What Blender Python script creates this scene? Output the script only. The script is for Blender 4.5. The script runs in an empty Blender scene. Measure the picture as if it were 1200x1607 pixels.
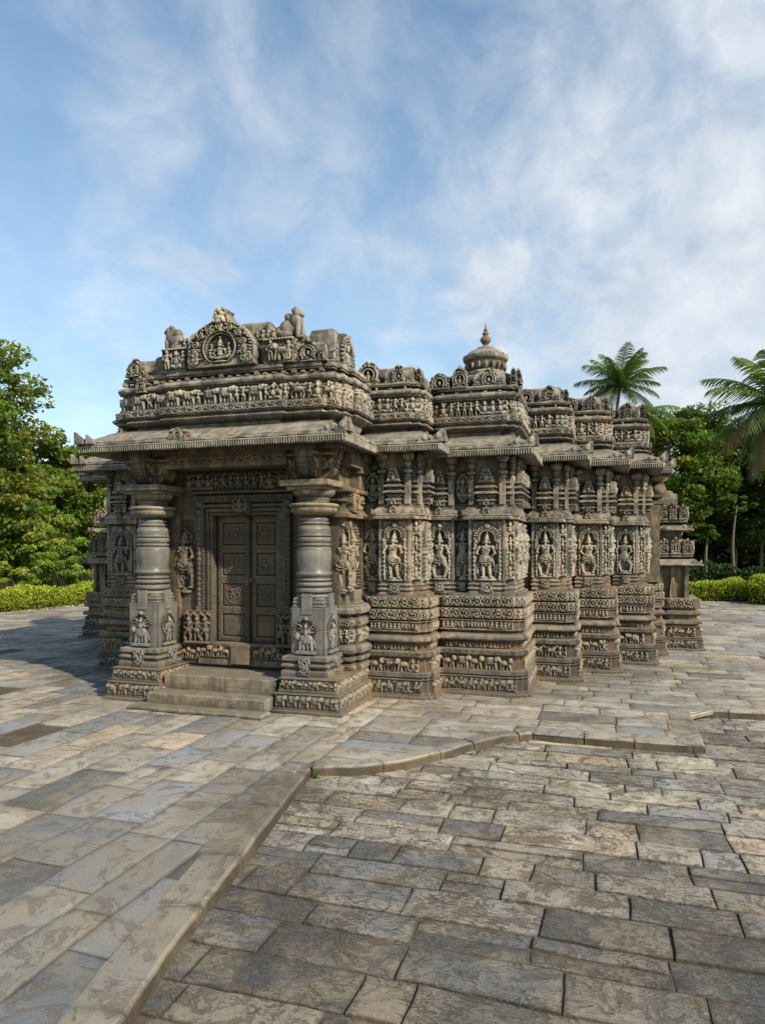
import bpy, math, random
import numpy as np
from mathutils import Vector
R = math.radians
random.seed(7)
rng = np.random.default_rng(11)
scene = bpy.context.scene
COL = scene.collection

# ------------------------------------------------------------------ noise
def _hash(ix, iy, iz, seed):
    n = (ix * 374761393 + iy * 668265263 + iz * 2147483647 + seed * 1274126177) & 0xFFFFFFFF
    n = ((n ^ (n >> 13)) * 1274126177) & 0xFFFFFFFF
    n = (n ^ (n >> 16)) & 0xFFFFFFFF
    return n.astype(np.float64) / 4294967295.0
def vnoise(P, scale=1.0, seed=0):
    P = np.asarray(P, float) * scale
    i = np.floor(P).astype(np.int64); f = P - i; f = f * f * (3 - 2 * f)
    out = 0
    for dx in (0, 1):
        wx = f[..., 0] if dx else 1 - f[..., 0]
        for dy in (0, 1):
            wy = f[..., 1] if dy else 1 - f[..., 1]
            for dz in (0, 1):
                wz = f[..., 2] if dz else 1 - f[..., 2]
                out = out + wx * wy * wz * _hash(i[..., 0] + dx, i[..., 1] + dy, i[..., 2] + dz, seed)
    return out * 2 - 1
def fbm(P, scale=1.0, seed=0, o=3):
    s = 0; a = 1; t = 0
    for k in range(o):
        s = s + a * vnoise(P, scale * 2 ** k, seed + k * 17); t += a; a *= .5
    return s / t

# ------------------------------------------------------------------ objects
def tag(o, label=None, cat=None, group=None, kind=None):
    if label: o['label'] = label
    if cat: o['category'] = cat
    if group: o['group'] = group
    if kind: o['kind'] = kind
    return o
def empty(name, loc, label=None, cat=None, group=None):
    o = bpy.data.objects.new(name, None); COL.objects.link(o); o.location = loc
    o.empty_display_size = .3
    return tag(o, label, cat, group)

class MB:
    """collects vertices / faces, becomes ONE mesh object"""
    def __init__(s):
        s.V = []; s.F = []; s.C = []; s.T = []; s.n = 0; s.S = []
    def add(s, V, F, cav=None, tint=None, smooth=False):
        V = np.asarray(V, float).reshape(-1, 3); nv = len(V)
        s.V.append(V)
        if not isinstance(F, list): F = [F]
        for f in F:
            f = np.asarray(f, int)
            if f.size == 0: continue
            if f.ndim == 1: f = f[None]
            s.F.append(f + s.n); s.S.append(smooth)
        s.C.append(np.full(nv, .5) if cav is None else np.asarray(cav, float).ravel())
        if tint is None: s.T.append(np.ones((nv, 3)) * .5)
        else:
            t = np.asarray(tint, float)
            s.T.append(np.tile(t, (nv, 1)) if t.ndim == 1 else t)
        s.n += nv
    def build(s, name, mat, parent=None, origin=None):
        me = bpy.data.meshes.new(name)
        V = np.concatenate(s.V)
        if origin is not None: V = V - np.array(origin)
        me.vertices.add(len(V)); me.vertices.foreach_set('co', V.astype(np.float32).ravel())
        li = np.concatenate([f.ravel() for f in s.F])
        tot = np.concatenate([np.full(len(f), f.shape[1]) for f in s.F])
        sm = np.concatenate([np.full(len(f), q) for f, q in zip(s.F, s.S)])
        st = np.concatenate([[0], np.cumsum(tot)[:-1]])
        me.loops.add(len(li)); me.loops.foreach_set('vertex_index', li.astype(np.int32))
        me.polygons.add(len(tot))
        me.polygons.foreach_set('loop_start', st.astype(np.int32))
        me.polygons.foreach_set('loop_total', tot.astype(np.int32))
        me.polygons.foreach_set('use_smooth', sm.astype(bool))
        me.update(calc_edges=True)
        a = me.attributes.new('cav', 'FLOAT', 'POINT'); a.data.foreach_set('value', np.concatenate(s.C).astype(np.float32))
        T = np.concatenate(s.T)
        a = me.attributes.new('tint', 'FLOAT_COLOR', 'POINT')
        a.data.foreach_set('color', np.concatenate([T, np.ones((len(T), 1))], 1).astype(np.float32).ravel())
        me.materials.append(mat)
        o = bpy.data.objects.new(name, me); COL.objects.link(o)
        if origin is not None: o.location = origin
        if parent is not None:
            o.parent = parent
            off = parent.location if parent.parent is None else Vector((0, 0, 0))
            if parent.type == 'EMPTY' and origin is None:
                o.location = -parent.location
        return o
    # -- closed or open sweep of a profile [(out,z)] round a plan polygon
    def sweep(s, P, prof, cap_top=True, cap_bot=False, wear=.004, sub=.11, smooth=False, cham=.008, tint=None, closed=True):
        P = np.asarray(P, float)
        prof = chamfer(prof, cham) if cham else [tuple(p) for p in prof]
        n = len(P)
        pts = []; nor = []
        m = n if closed else n - 1
        def en(i):
            d = P[(i + 1) % n] - P[i % n]; d = d / (np.hypot(*d) + 1e-9); return np.array([d[1], -d[0]])
        for i in range(m):
            a, b = P[i], P[(i + 1) % n]
            L = np.hypot(*(b - a)); k = max(1, int(math.ceil(L / sub))) if L < 8 else max(1, int(L / .3))
            e = en(i)
            if closed or i > 0:
                q = en(i - 1)
                mt = (q + e) / (1 + q @ e)
            else: mt = e
            if closed or i < m - 1:
                q = en((i + 1) % n); m2 = (q + e) / (1 + q @ e)
            else: m2 = e
            for j in range(k):
                pts.append(a + (b - a) * j / k); nor.append(mt + (m2 - mt) * j / k)
        if not closed: pts.append(P[-1]); nor.append(en(n - 2))
        pts = np.array(pts); nor = np.array(nor); N = len(pts); M = len(prof)
        V = np.zeros((M, N, 3))
        for r, (o, z) in enumerate(prof):
            V[r, :, :2] = pts + nor * o; V[r, :, 2] = z
        if wear:
            d = fbm(V, 7, 3, 2) * wear + vnoise(V, 26, 5) * wear * .7
            V[:, :, :2] += nor[None] * d[..., None]
            V[:, :, 2] += vnoise(V, 5, 9) * wear * .8
        idx = np.arange(M * N).reshape(M, N)
        nx = np.roll(idx, -1, 1)
        if not closed: idx2, nx = idx[:, :-1], idx[:, 1:]
        else: idx2 = idx
        q = np.stack([idx2[:-1], nx[:-1], nx[1:], idx2[1:]], -1).reshape(-1, 4)
        F = [q]
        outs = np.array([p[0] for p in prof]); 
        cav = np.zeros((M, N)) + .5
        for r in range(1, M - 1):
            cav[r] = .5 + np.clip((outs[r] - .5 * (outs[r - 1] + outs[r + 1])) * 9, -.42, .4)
        s.add(V, F, cav, tint, smooth)
        if cap_top and closed: s.F.append(idx[-1][None] + s.n - M * N); s.S.append(False)
        if cap_bot and closed: s.F.append(idx[0][::-1][None] + s.n - M * N); s.S.append(False)
    def box(s, x0, x1, y0, y1, z0, z1, wear=.003, cham=.008, sub=.15, tint=None, bottom=True):
        s.sweep([(x0, y0), (x1, y0), (x1, y1), (x0, y1)], [(0, z0), (0, z1), (-.012, z1)] if cham == 0 else [(-cham, z0), (0, z0 + cham), (0, z1 - cham), (-cham, z1)],
                True, bottom, wear, sub, cham=0, tint=tint)
    def lathe(s, cx, cy, prof, n=32, smooth=True, cap=True, wear=0, ribs=0, ribd=0, tint=None):
        prof = np.array(prof, float); M = len(prof)
        t = np.arange(n) / n * 2 * np.pi
        V = np.zeros((M, n, 3))
        rr = prof[:, 0][:, None] * (1 + (ribd * np.cos(ribs * t))[None] if ribs else np.ones((1, n)))
        V[..., 0] = cx + rr * np.cos(t); V[..., 1] = cy + rr * np.sin(t); V[..., 2] = prof[:, 1][:, None]
        if wear:
            d = fbm(V, 9, 2, 2) * wear
            V[..., 0] += d * np.cos(t); V[..., 1] += d * np.sin(t)
        idx = np.arange(M * n).reshape(M, n); nx = np.roll(idx, -1, 1)
        q = np.stack([idx[:-1], nx[:-1], nx[1:], idx[1:]], -1).reshape(-1, 4)
        cav = np.full((M, n), .5)
        for r in range(1, M - 1):
            cav[r] = .5 + np.clip((prof[r, 0] - .5 * (prof[r - 1, 0] + prof[r + 1, 0])) * 14, -.42, .4)
        F = [q]
        if cap: F += [idx[-1][None]]
        s.add(V, F, cav, tint, smooth)
    def ellipsoid(s, c, r, rot=0, n=14, wear=.01, tint=None):
        th = np.linspace(0, np.pi, n // 2 + 2); ph = np.arange(n) / n * 2 * np.pi
        X = np.sin(th)[:, None] * np.cos(ph); Y = np.sin(th)[:, None] * np.sin(ph); Z = np.cos(th)[:, None] * np.ones(n)
        V = np.stack([X * r[0], Y * r[1], Z * r[2]], -1)
        V = V * (1 + fbm(V + np.array(c), 9, 4, 2)[..., None] * wear * 8)
        cr, sr = math.cos(rot), math.sin(rot)       # rotation in the x-z plane
        V = np.stack([V[..., 0] * cr - V[..., 2] * sr, V[..., 1], V[..., 0] * sr + V[..., 2] * cr], -1) + np.array(c)
        M = len(th); idx = np.arange(M * n).reshape(M, n); nx = np.roll(idx, -1, 1)
        q = np.stack([idx[1:], nx[1:], nx[:-1], idx[:-1]], -1).reshape(-1, 4)
        s.add(V, q, None, tint, True)
    # -- carved relief: height field cv on the plane (origin, udir, up) along normal
    def relief(s, cv, origin, udir, nrm, up=(0, 0, 1), cut=False, thick=.1, edge=-.012):
        H = cv.H.copy(); X = cv.X; Y = cv.Y
        o = np.array(origin, float); u = np.array(udir, float); n = np.array(nrm, float); w = np.array(up, float)
        B = H
        for _ in range(3):
            Pd = np.pad(B, 2, mode='edge'); B = sum(Pd[2 + a:2 + a + H.shape[0], 2 + b:2 + b + H.shape[1]] for a, b in ((0, 0), (2, 0), (-2, 0), (0, 2), (0, -2))) / 5
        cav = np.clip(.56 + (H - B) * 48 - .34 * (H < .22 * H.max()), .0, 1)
        P0 = o + X[..., None] * u + Y[..., None] * w
        hm = H.max()
        chis = (1 - 2 * np.abs(vnoise(P0, 34, 12))) * .5 + (1 - 2 * np.abs(vnoise(P0, 62, 13))) * .35      # chisel work and wear on the raised parts
        H = H + np.where(H > .3 * hm, 1, .25) * chis * min(.0055, hm * .12) + vnoise(P0, 45, 3) * .002 + vnoise(P0, 14, 8) * .004
        ny, nx = H.shape
        if not cut:
            H[0] = H[-1] = edge; H[:, 0] = H[:, -1] = edge
            V = P0 + H[..., None] * n
            idx = np.arange(ny * nx).reshape(ny, nx)
            q = np.stack([idx[:-1, :-1], idx[:-1, 1:], idx[1:, 1:], idx[1:, :-1]], -1).reshape(-1, 4)
            if np.dot(np.cross(u, w), n) < 0: q = q[:, ::-1]
            s.add(V, q, cav, None, True)
        else:
            m = cv.H > 1e-4
            cell = m[:-1, :-1] & m[:-1, 1:] & m[1:, 1:] & m[1:, :-1]
            idx = np.arange(ny * nx).reshape(ny, nx); nv = ny * nx
            V = P0 + H[..., None] * n
            Vb = P0 - thick * n
            Q = np.stack([idx[:-1, :-1], idx[:-1, 1:], idx[1:, 1:], idx[1:, :-1]], -1)[cell]
            W = []
            cp = np.pad(cell, 1)
            for sl, (a, b) in (((slice(0, -2), slice(1, -1)), (0, 1)), ((slice(2, None), slice(1, -1)), (2, 3)), ((slice(1, -1), slice(0, -2)), (3, 0)), ((slice(1, -1), slice(2, None)), (1, 2))):
                ex = cell & ~cp[sl]
                q4 = np.stack([idx[:-1, :-1], idx[:-1, 1:], idx[1:, 1:], idx[1:, :-1]], -1)[ex]
                if len(q4): W.append(np.stack([q4[:, b], q4[:, a], q4[:, a] + nv, q4[:, b] + nv], -1))
            if np.dot(np.cross(u, w), n) < 0:
                Q = Q[:, ::-1]; W = [x[:, ::-1] for x in W]
            F = np.concatenate([Q, Q[:, ::-1] + nv] + W)
            used = np.unique(F); rm = np.zeros(2 * nv, int); rm[used] = np.arange(len(used))
            VV = np.concatenate([V.reshape(-1, 3), Vb.reshape(-1, 3)])[used]
            cc = np.concatenate([cav.ravel(), np.full(nv, .5)])[used]
            s.add(VV, rm[F], cc, None, False)

def chamfer(prof, c):
    out = [tuple(prof[0])]
    for i in range(1, len(prof) - 1):
        a, b, d = np.array(prof[i - 1]), np.array(prof[i]), np.array(prof[i + 1])
        l1, l2 = np.hypot(*(b - a)), np.hypot(*(d - b))
        if l1 < 1e-6 or l2 < 1e-6: continue
        turn = abs(np.cross((b - a) / l1, (d - b) / l2))
        if turn < .5: out.append(tuple(b)); continue
        k1, k2 = min(c, l1 * .3), min(c, l2 * .3)
        out.append(tuple(b - (b - a) / l1 * k1)); out.append(tuple(b + (d - b) / l2 * k2))
    out.append(tuple(prof[-1]))
    return out

# ------------------------------------------------------------------ relief canvas (metres; x centred, y from 0)
class Cv:
    def __init__(s, w, h, res=.012, base=0.):
        nx = max(4, int(round(w / res)) + 1); ny = max(4, int(round(h / res)) + 1)
        s.w, s.h = w, h
        s.x = np.linspace(-w / 2, w / 2, nx); s.y = np.linspace(0, h, ny)
        s.X, s.Y = np.meshgrid(s.x, s.y); s.H = np.full(s.X.shape, float(base))
    def _s(s, x0, x1, y0, y1):
        i0, i1 = np.searchsorted(s.x, x0), np.searchsorted(s.x, x1)
        j0, j1 = np.searchsorted(s.y, y0), np.searchsorted(s.y, y1)
        return slice(j0, j1), slice(i0, i1)
    def _mx(s, sl, val, on):
        h = s.H[sl]; s.H[sl] = np.where(on, np.maximum(h, val), h)
    def ell(s, cx, cy, rx, ry, h, b=0., rot=0.):
        r = max(rx, ry); sl = s._s(cx - r, cx + r, cy - r, cy + r)
        x = s.X[sl] - cx; y = s.Y[sl] - cy
        if rot: c, q = math.cos(rot), math.sin(rot); x, y = x * c + y * q, -x * q + y * c
        d = (x / rx) ** 2 + (y / ry) ** 2
        s._mx(sl, b + h * np.clip(1 - d, 0, 1) ** .36, d < 1)
    def cap(s, x0, y0, x1, y1, r0, r1, h, b=0.):
        r = max(r0, r1); sl = s._s(min(x0, x1) - r, max(x0, x1) + r, min(y0, y1) - r, max(y0, y1) + r)
        x = s.X[sl]; y = s.Y[sl]; dx, dy = x1 - x0, y1 - y0; L = dx * dx + dy * dy + 1e-9
        t = np.clip(((x - x0) * dx + (y - y0) * dy) / L, 0, 1)
        rr = r0 + (r1 - r0) * t
        d = ((x - x0 - t * dx) ** 2 + (y - y0 - t * dy) ** 2) / rr ** 2
        s._mx(sl, b + h * (rr / r) * np.clip(1 - d, 0, 1) ** .38, d < 1)
    def ring(s, cx, cy, Rr, t, h, a0=-4, a1=4, b=0., sx=1.):
        q = (Rr + t) * max(1, sx); sl = s._s(cx - q, cx + q, cy - q, cy + q)
        x = (s.X[sl] - cx) / sx; y = s.Y[sl] - cy
        d = (np.hypot(x, y) - Rr) / t; a = np.arctan2(y, x)
        s._mx(sl, b + h * np.sqrt(np.clip(1 - d * d, 0, 1)), (abs(d) < 1) & (a >= a0) & (a <= a1))
    def rect(s, x0, x1, y0, y1, h):
        sl = s._s(x0, x1, y0, y1); s.H[sl] = np.maximum(s.H[sl], h)
    def setr(s, x0, x1, y0, y1, h):
        sl = s._s(x0, x1, y0, y1); s.H[sl] = h
    def disc(s, cx, cy, r, h, sx=1.):
        sl = s._s(cx - r * sx, cx + r * sx, cy - r, cy + r)
        m = ((s.X[sl] - cx) / sx) ** 2 + (s.Y[sl] - cy) ** 2 < r * r
        H = s.H[sl]; H[m] = h; s.H[sl] = H

def fig_stamp(c, ox, oy, k, f, parts, d, b=0.):
    for p in parts:
        if p[0] == 'e':
            _, x, y, rx, ry, *z = p; c.ell(ox + f * k * x, oy + k * y, k * rx, k * ry, d * (z[0] if z else 1), b, f * (z[1] if len(z) > 1 else 0))
        else:
            _, x0, y0, x1, y1, r0, r1, *z = p; c.cap(ox + f * k * x0, oy + k * y0, ox + f * k * x1, oy + k * y1, k * r0, k * r1, d * (z[0] if z else .8), b)
ELEPH = [('e', 0, .58, .42, .29, 1.0), ('c', -.3, .45, -.32, .03, .12, .1, .8), ('c', -.1, .4, -.1, .03, .11, .09, .6), ('c', .16, .45, .13, .03, .11, .1, .6), ('c', .3, .45, .34, .03, .12, .1, .85),
         ('e', .46, .74, .18, .2, 1.15), ('e', .33, .7, .12, .19, 1.25, .3), ('c', .58, .68, .7, .34, .09, .06, .9), ('c', .7, .34, .6, .14, .06, .04, .8), ('c', -.4, .6, -.47, .3, .03, .02, .4)]
RIDER = [('c', 0, .8, .02, 1.02, .1, .09, .9), ('e', .03, 1.12, .075, .085, .9), ('c', .02, .98, .22, .86, .04, .04, .7), ('c', -.03, .98, -.14, .84, .04, .04, .6)]
HORSE = [('e', -.02, .55, .34, .17, 1.), ('c', .2, .6, .42, .86, .13, .08, 1.), ('c', .42, .88, .6, .72, .08, .05, .9), ('c', -.28, .5, -.36, .26, .08, .05, .8), ('c', -.36, .26, -.28, .02, .045, .04, .8),
         ('c', -.16, .46, -.12, .02, .06, .04, .6), ('c', .22, .5, .38, .34, .07, .05, .8), ('c', .38, .34, .34, .1, .04, .035, .8), ('c', .12, .46, .16, .02, .06, .04, .6), ('c', -.34, .6, -.48, .36, .05, .03, .7)]
LION = [('e', -.05, .5, .36, .17, 1.), ('e', .36, .68, .19, .22, 1.2), ('e', .46, .62, .1, .1, 1.4), ('c', -.3, .45, -.34, .03, .1, .06, .8), ('c', -.12, .4, -.2, .03, .07, .06, .6), ('c', .14, .42, .12, .03, .08, .06, .7),
        ('c', .26, .45, .36, .05, .09, .06, .9), ('c', -.38, .55, -.5, .85, .04, .03, .8), ('c', -.5, .85, -.36, .95, .035, .03, .8)]
SEAT = [('e', 0, .42, .2, .28, 1.), ('e', 0, .8, .13, .16, 1.1), ('c', 0, .9, 0, 1.02, .09, .03, .9), ('c', -.22, .16, .1, .1, .13, .1, .9), ('c', .22, .16, -.1, .1, .13, .1, .9), ('c', -.2, .58, -.33, .34, .07, .05, .8), ('c', .2, .58, .3, .36, .07, .05, .8)]
STAND = [('c', -.08, .04, -.07, .4, .05, .08, .7), ('c', .1, .04, .06, .4, .05, .08, .7), ('e', 0, .44, .15, .12, .95), ('c', 0, .48, .01, .68, .09, .12, .9), ('e', .01, .7, .17, .07, .85), ('e', .02, .84, .075, .085, 1.1), ('c', .02, .9, .02, 1.0, .07, .025, .9),
         ('c', -.15, .7, -.22, .52, .05, .04, .7), ('c', -.22, .52, -.1, .46, .04, .035, .8), ('c', .16, .7, .25, .58, .05, .04, .7), ('c', .25, .58, .22, .78, .04, .035, .7)]
DANCE = [('c', -.04, .04, -.08, .24, .045, .06, .7), ('c', -.08, .24, .0, .42, .06, .09, .8), ('c', .24, .24, .02, .42, .06, .09, .9), ('c', .24, .24, .12, .06, .055, .04, .8), ('e', 0, .45, .16, .12, .95), ('c', 0, .48, -.03, .68, .09, .12, .9),
         ('e', -.03, .7, .17, .07, .85), ('e', -.01, .84, .075, .085, 1.1), ('c', -.01, .9, 0, 1.0, .07, .025, .9), ('c', -.18, .7, -.28, .6, .05, .04, .7), ('c', -.28, .6, -.26, .82, .04, .035, .7), ('c', .13, .7, .26, .62, .05, .04, .7), ('c', .26, .62, .14, .5, .04, .035, .8)]

def cv_animals(w, h, kinds, seed, dep=.05, res=.012, rider=.5):
    c = Cv(w, h, res); r = random.Random(seed)
    # filler foliage, birds and small heads behind the main figures
    for i in range(int(w / h * (9 if h < .22 or 'p' in kinds else 3))):
        x = r.uniform(-w / 2, w / 2); c.ell(x, h * r.uniform(.5, .96), h * r.uniform(.05, .12), h * r.uniform(.05, .1), dep * r.uniform(.3, .6), 0, r.uniform(-1, 1))
    for i in range(int(w / h * (2.2 if not ('e' in kinds or 'l' in kinds) else .8 if h < .22 else .35))):
        fig_stamp(c, r.uniform(-w / 2, w / 2), 0, h * r.uniform(.75, .98), r.choice((-1, 1)), STAND, dep * .45)
    x = -w / 2 - h * .08
    while x < w / 2 - h * .15:
        kd = r.choice(kinds); k = h * r.uniform(.98, 1.1)
        if kd == 'e': P, ww = ELEPH, 1.12
        elif kd == 'h': P, ww = HORSE, 1.02
        elif kd == 'l': P, ww = LION, 1.0
        elif kd == 's': P, ww = SEAT, .66
        else: P, ww = (STAND if r.random() < .6 else DANCE), .52
        if kd in 'eh' and r.random() < rider: k *= .86
        if kd in 'sp': k *= .93
        hw = ww * k / 2
        if w > h * .9 and x + 2 * hw > w / 2 + h * .12: 
            P, ww = SEAT, .66; k = h * .9; hw = .3 * k
        f = -1 if r.random() < .25 else 1
        if kd in 'eh' and k < h * .96: fig_stamp(c, x + hw, 0, k, f, RIDER, dep * .9)
        fig_stamp(c, x + hw, 0, k, f, P, dep * r.uniform(.85, 1.1))
        if kd in 'eh' and P is not SEAT:
            for q in range(5): c.ell(x + hw + (q - 2) * k * .13, k * .74, k * .03, k * .04, dep * .28, dep * .7)
            c.cap(x + hw - k * .1, k * .4, x + hw - k * .12, k * .8, k * .025, k * .025, dep * .3, dep * .8)
        x += 2 * hw * r.uniform(.82, .96)
    c.rect(-w / 2, w / 2, 0, h * .05, dep * .7)
    return c
def cv_scroll(w, h, seed, dep=.028, res=.0095, kind=0):
    c = Cv(w, h, res); n = max(1, int(round(w / (h * 1.08)))); cw = w / n; r = random.Random(seed)
    for i in range(n):
        cx = -w / 2 + (i + .5) * cw; f = 1 if i % 2 else -1; cy = h * .5; q = h * .36
        c.ring(cx, cy, q, h * .075, dep, -3.3 if f > 0 else -2.6, 2.6 if f > 0 else 3.3, sx=cw / h * .93)
        if kind == 0:
            for a in range(5):
                t = a * 1.2566 + r.random(); c.ell(cx + math.cos(t) * q * .42, cy + math.sin(t) * q * .42, q * .32, q * .2, dep * .9, 0, t)
            c.ell(cx, cy, q * .22, q * .22, dep * 1.2)
        elif kind == 1:
            fig_stamp(c, cx, cy - q * .75, q * 1.5, f, SEAT if r.random() < .5 else DANCE, dep)
        else:
            c.ring(cx + f * q * .15, cy, q * .45, h * .06, dep * .9, -2, 3.2); c.ell(cx, cy - f * q * .1, q * .2, q * .2, dep)
        for sx in (-1, 1):
            c.ell(cx + sx * cw * .5, h * (.22 if i % 2 else .78), h * .13, h * .16, dep * .8, 0, sx * .7)
            c.ell(cx + sx * cw * .5, h * (.8 if i % 2 else .2), h * .09, h * .1, dep * .7)
    c.rect(-w / 2, w / 2, 0, h * .07, dep * .8); c.rect(-w / 2, w / 2, h * .93, h, dep * .8)
    return c
def cv_teeth(w, h, pitch=.045, dep=.03, res=.0095):
    c = Cv(w, h, res); n = max(1, int(round(w / pitch)))
    for i in range(n):
        x = -w / 2 + (i + .5) * w / n
        c.cap(x, h * .22, x, h * .62, pitch * .32, pitch * .42, dep); c.ell(x, h * .16, pitch * .2, h * .14, dep * .8)
    c.rect(-w / 2, w / 2, h * .74, h, dep * 1.0)
    return c
def torana(c, cx, cy, Rx, th, d, seed, b=0., lo=-.5):
    r = random.Random(seed)
    sx = 1.
    c.ring(cx, cy, Rx - th * .5, th * .12, d, lo, math.pi + .01, b); c.ring(cx, cy, Rx - th * .5, th * .12, d, -math.pi, -math.pi - lo, b)
    n = int(Rx * 3.9 / (th * .42))
    for i in range(n + 1):
        a = lo + (math.pi - 2 * lo) * i / n
        for q, rr in ((.15, .2), (.52, .24)):
            c.ell(cx + math.cos(a + q * .2) * (Rx + th * (q - .3)), cy + math.sin(a + q * .2) * (Rx + th * (q - .3)), th * rr, th * rr * .8, d * r.uniform(.7, 1.15), b, a)
    c.ell(cx, cy + Rx + th * .25, th * .5, th * .55, d * 1.3, b)
    c.ell(cx - th * .22, cy + Rx + th * .35, th * .12, th * .12, d * .5, b + d); c.ell(cx + th * .22, cy + Rx + th * .35, th * .12, th * .12, d * .5, b + d)
def cv_deity(w, h, seed, pose=0, arch=True, dep=.075, res=.0085):
    c = Cv(w, h, res); r = random.Random(seed)
    bk = dep * .32
    if arch:
        c.H[:] = bk
        Rx = w * .37; cy = h * .97 - Rx - w * .15
        c.disc(0, cy, Rx * .92, 0); c.setr(-Rx * .92, Rx * .92, 0, cy, 0)
        torana(c, 0, cy, Rx, w * .2, dep * .55, seed, bk, -.35)
        for sx in (-1, 1):
            x = sx * w * .41
            c.cap(x, h * .04, x, cy - .02, w * .03, w * .03, dep * .4, bk)
            for q in range(7): c.ell(x + sx * w * .02, h * (.12 + .07 * q), w * .055, h * .025, dep * .5, bk)
        k = (cy + Rx * .72) * .96 - h * .05; oy = h * .06
    else:
        c.H[:] = bk * .2; k = h * .8; oy = h * .08
        c.ring(0, h * .7, w * .36, w * .05, dep * .35, 0, math.pi)
        for i in range(9): 
            a = math.pi * i / 8; c.ell(math.cos(a) * w * .4, h * .74 + math.sin(a) * w * .36, w * .08, w * .07, dep * .5)
    c.ell(0, h * .03, w * .36, h * .035, dep * .8); c.ell(0, h * .065, w * .28, h * .02, dep * .6)
    b = dep * .12; hx = r.uniform(-.03, .03); f = r.choice((-1, 1))
    D = dep; sw = r.uniform(-.055, .055)
    def e(x, y, rx, ry, q=1., rot=0.): x = x + sw * math.sin(3.3 * y); c.ell(f * k * x, oy + k * y, k * rx, k * ry, D * q, b, f * rot)
    def cp(x0, y0, x1, y1, r0, r1, q=.8): x0 = x0 + sw * math.sin(3.3 * y0); x1 = x1 + sw * math.sin(3.3 * y1); c.cap(f * k * x0, oy + k * y0, f * k * x1, oy + k * y1, k * r0, k * r1, D * q, b)
    if pose == 0:
        cp(-.075, .02, -.065, .22, .034, .045); cp(-.065, .22, -.06, .42, .045, .07)
        cp(.075, .02, .07, .22, .034, .045); cp(.07, .22, .06, .42, .045, .07)
    elif pose == 1:
        cp(-.03, .02, -.07, .2, .034, .048); cp(-.07, .2, -.02, .42, .048, .075); cp(.17, .24, .04, .42, .05, .078, .95); cp(.17, .24, .1, .04, .045, .032)
    else:
        cp(-.11, .02, -.15, .19, .036, .05); cp(-.15, .19, -.04, .4, .05, .08, .95); cp(.12, .02, .17, .2, .036, .05); cp(.17, .2, .05, .4, .05, .08, .95)
    e(-.1 if pose else -.085, .015, .05, .022, .8); e(.1, .015, .05, .022, .8)
    e(hx, .43, .125, .095, 1.0); e(hx, .38, .115, .1, .85)
    c.ring(f * k * hx, oy + k * .43, k * .13, k * .018, D * .5, -2.9, -.25, b + D * .55)
    c.ring(f * k * hx, oy + k * .47, k * .12, k * .014, D * .45, -2.7, -.45, b + D * .7)
    cp(0, .26, 0, .42, .025, .03, 1.05)
    cp(hx, .47, 0, .6, .075, .09, 1.0); e(0, .62, .11, .08, 1.0); e(0, .67, .135, .045, .95)
    e(-.045, .615, .04, .04, 1.15); e(.045, .615, .04, .04, 1.15)
    c.ring(0, oy + k * .7, k * .075, k * .014, D * .35, -2.9, -.2, b + D * .85)
    cp(0, .69, 0, .74, .035, .035, .9)
    e(0.005, .785, .055, .065, 1.15); e(.005, .77, .014, .022, 1.3)
    e(-.065, .77, .02, .035, .8); e(.065, .77, .02, .035, .8)
    e(0, .84, .06, .03, 1.05); cp(0, .85, 0, .96, .055, .02, 1.); e(0, .985, .018, .02, .8)
    for s_ in (-1, 1):
        cp(s_ * .14, .67, s_ * .2, .54, .036, .03, .85); 
        if r.random() < .5: cp(s_ * .2, .54, s_ * .12, .47, .03, .024, 1.)
        else: cp(s_ * .2, .54, s_ * .16, .66, .03, .024, 1.)
        cp(s_ * .15, .68, s_ * .235, .63, .03, .026, .6); cp(s_ * .235, .63, s_ * .23, .76, .026, .02, .7)
        e(s_ * .235, .8, .045, .05, .8); e(s_ * .18, .52, .035, .02, 1.)
        # attendants
        fig_stamp(c, s_ * w * .32, oy, h * r.uniform(.24, .3), s_, STAND, dep * .6)
        if r.random() < .6: cp(s_ * .2, .1, s_ * .25, .4, .02, .018, .5)
        cp(s_ * .13, .42, s_ * .19, .2, .025, .015, .5)
    return c
def seated(c, ox, oy, k, D, b=0., multi=True):
    def e(x, y, rx, ry, q=1., rot=0.): c.ell(ox + k * x, oy + k * y, k * rx, k * ry, D * q, b, rot)
    def cp(x0, y0, x1, y1, r0, r1, q=.8): c.cap(ox + k * x0, oy + k * y0, ox + k * x1, oy + k * y1, k * r0, k * r1, D * q, b)
    e(0, .04, .36, .05, .8); e(0, .1, .3, .035, .6)
    cp(-.3, .2, .06, .16, .075, .055, .9); cp(.3, .2, -.06, .16, .075, .055, .95); e(-.3, .2, .09, .08, 1.); e(.3, .2, .09, .08, 1.)
    cp(0, .22, 0, .44, .1, .12, .9); e(0, .3, .12, .07, 1.); e(0, .5, .17, .06, .95); cp(0, .52, 0, .58, .045, .045, .8)
    e(0, .64, .07, .08, 1.15); e(-.08, .63, .025, .05, .8); e(.08, .63, .025, .05, .8); e(0, .72, .085, .03, 1.); cp(0, .73, 0, .92, .07, .025, 1.); e(0, .95, .03, .035, .8)
    for s_ in (-1, 1):
        cp(s_ * .17, .49, s_ * .25, .34, .045, .035, .8); cp(s_ * .25, .34, s_ * .15, .26, .035, .03, .95)
        if multi: cp(s_ * .18, .5, s_ * .32, .46, .04, .03, .6); cp(s_ * .32, .46, s_ * .33, .62, .03, .025, .7); e(s_ * .34, .68, .05, .06, .8); cp(s_ * .4, .05, s_ * .4, .4, .02, .02, .5)
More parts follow.
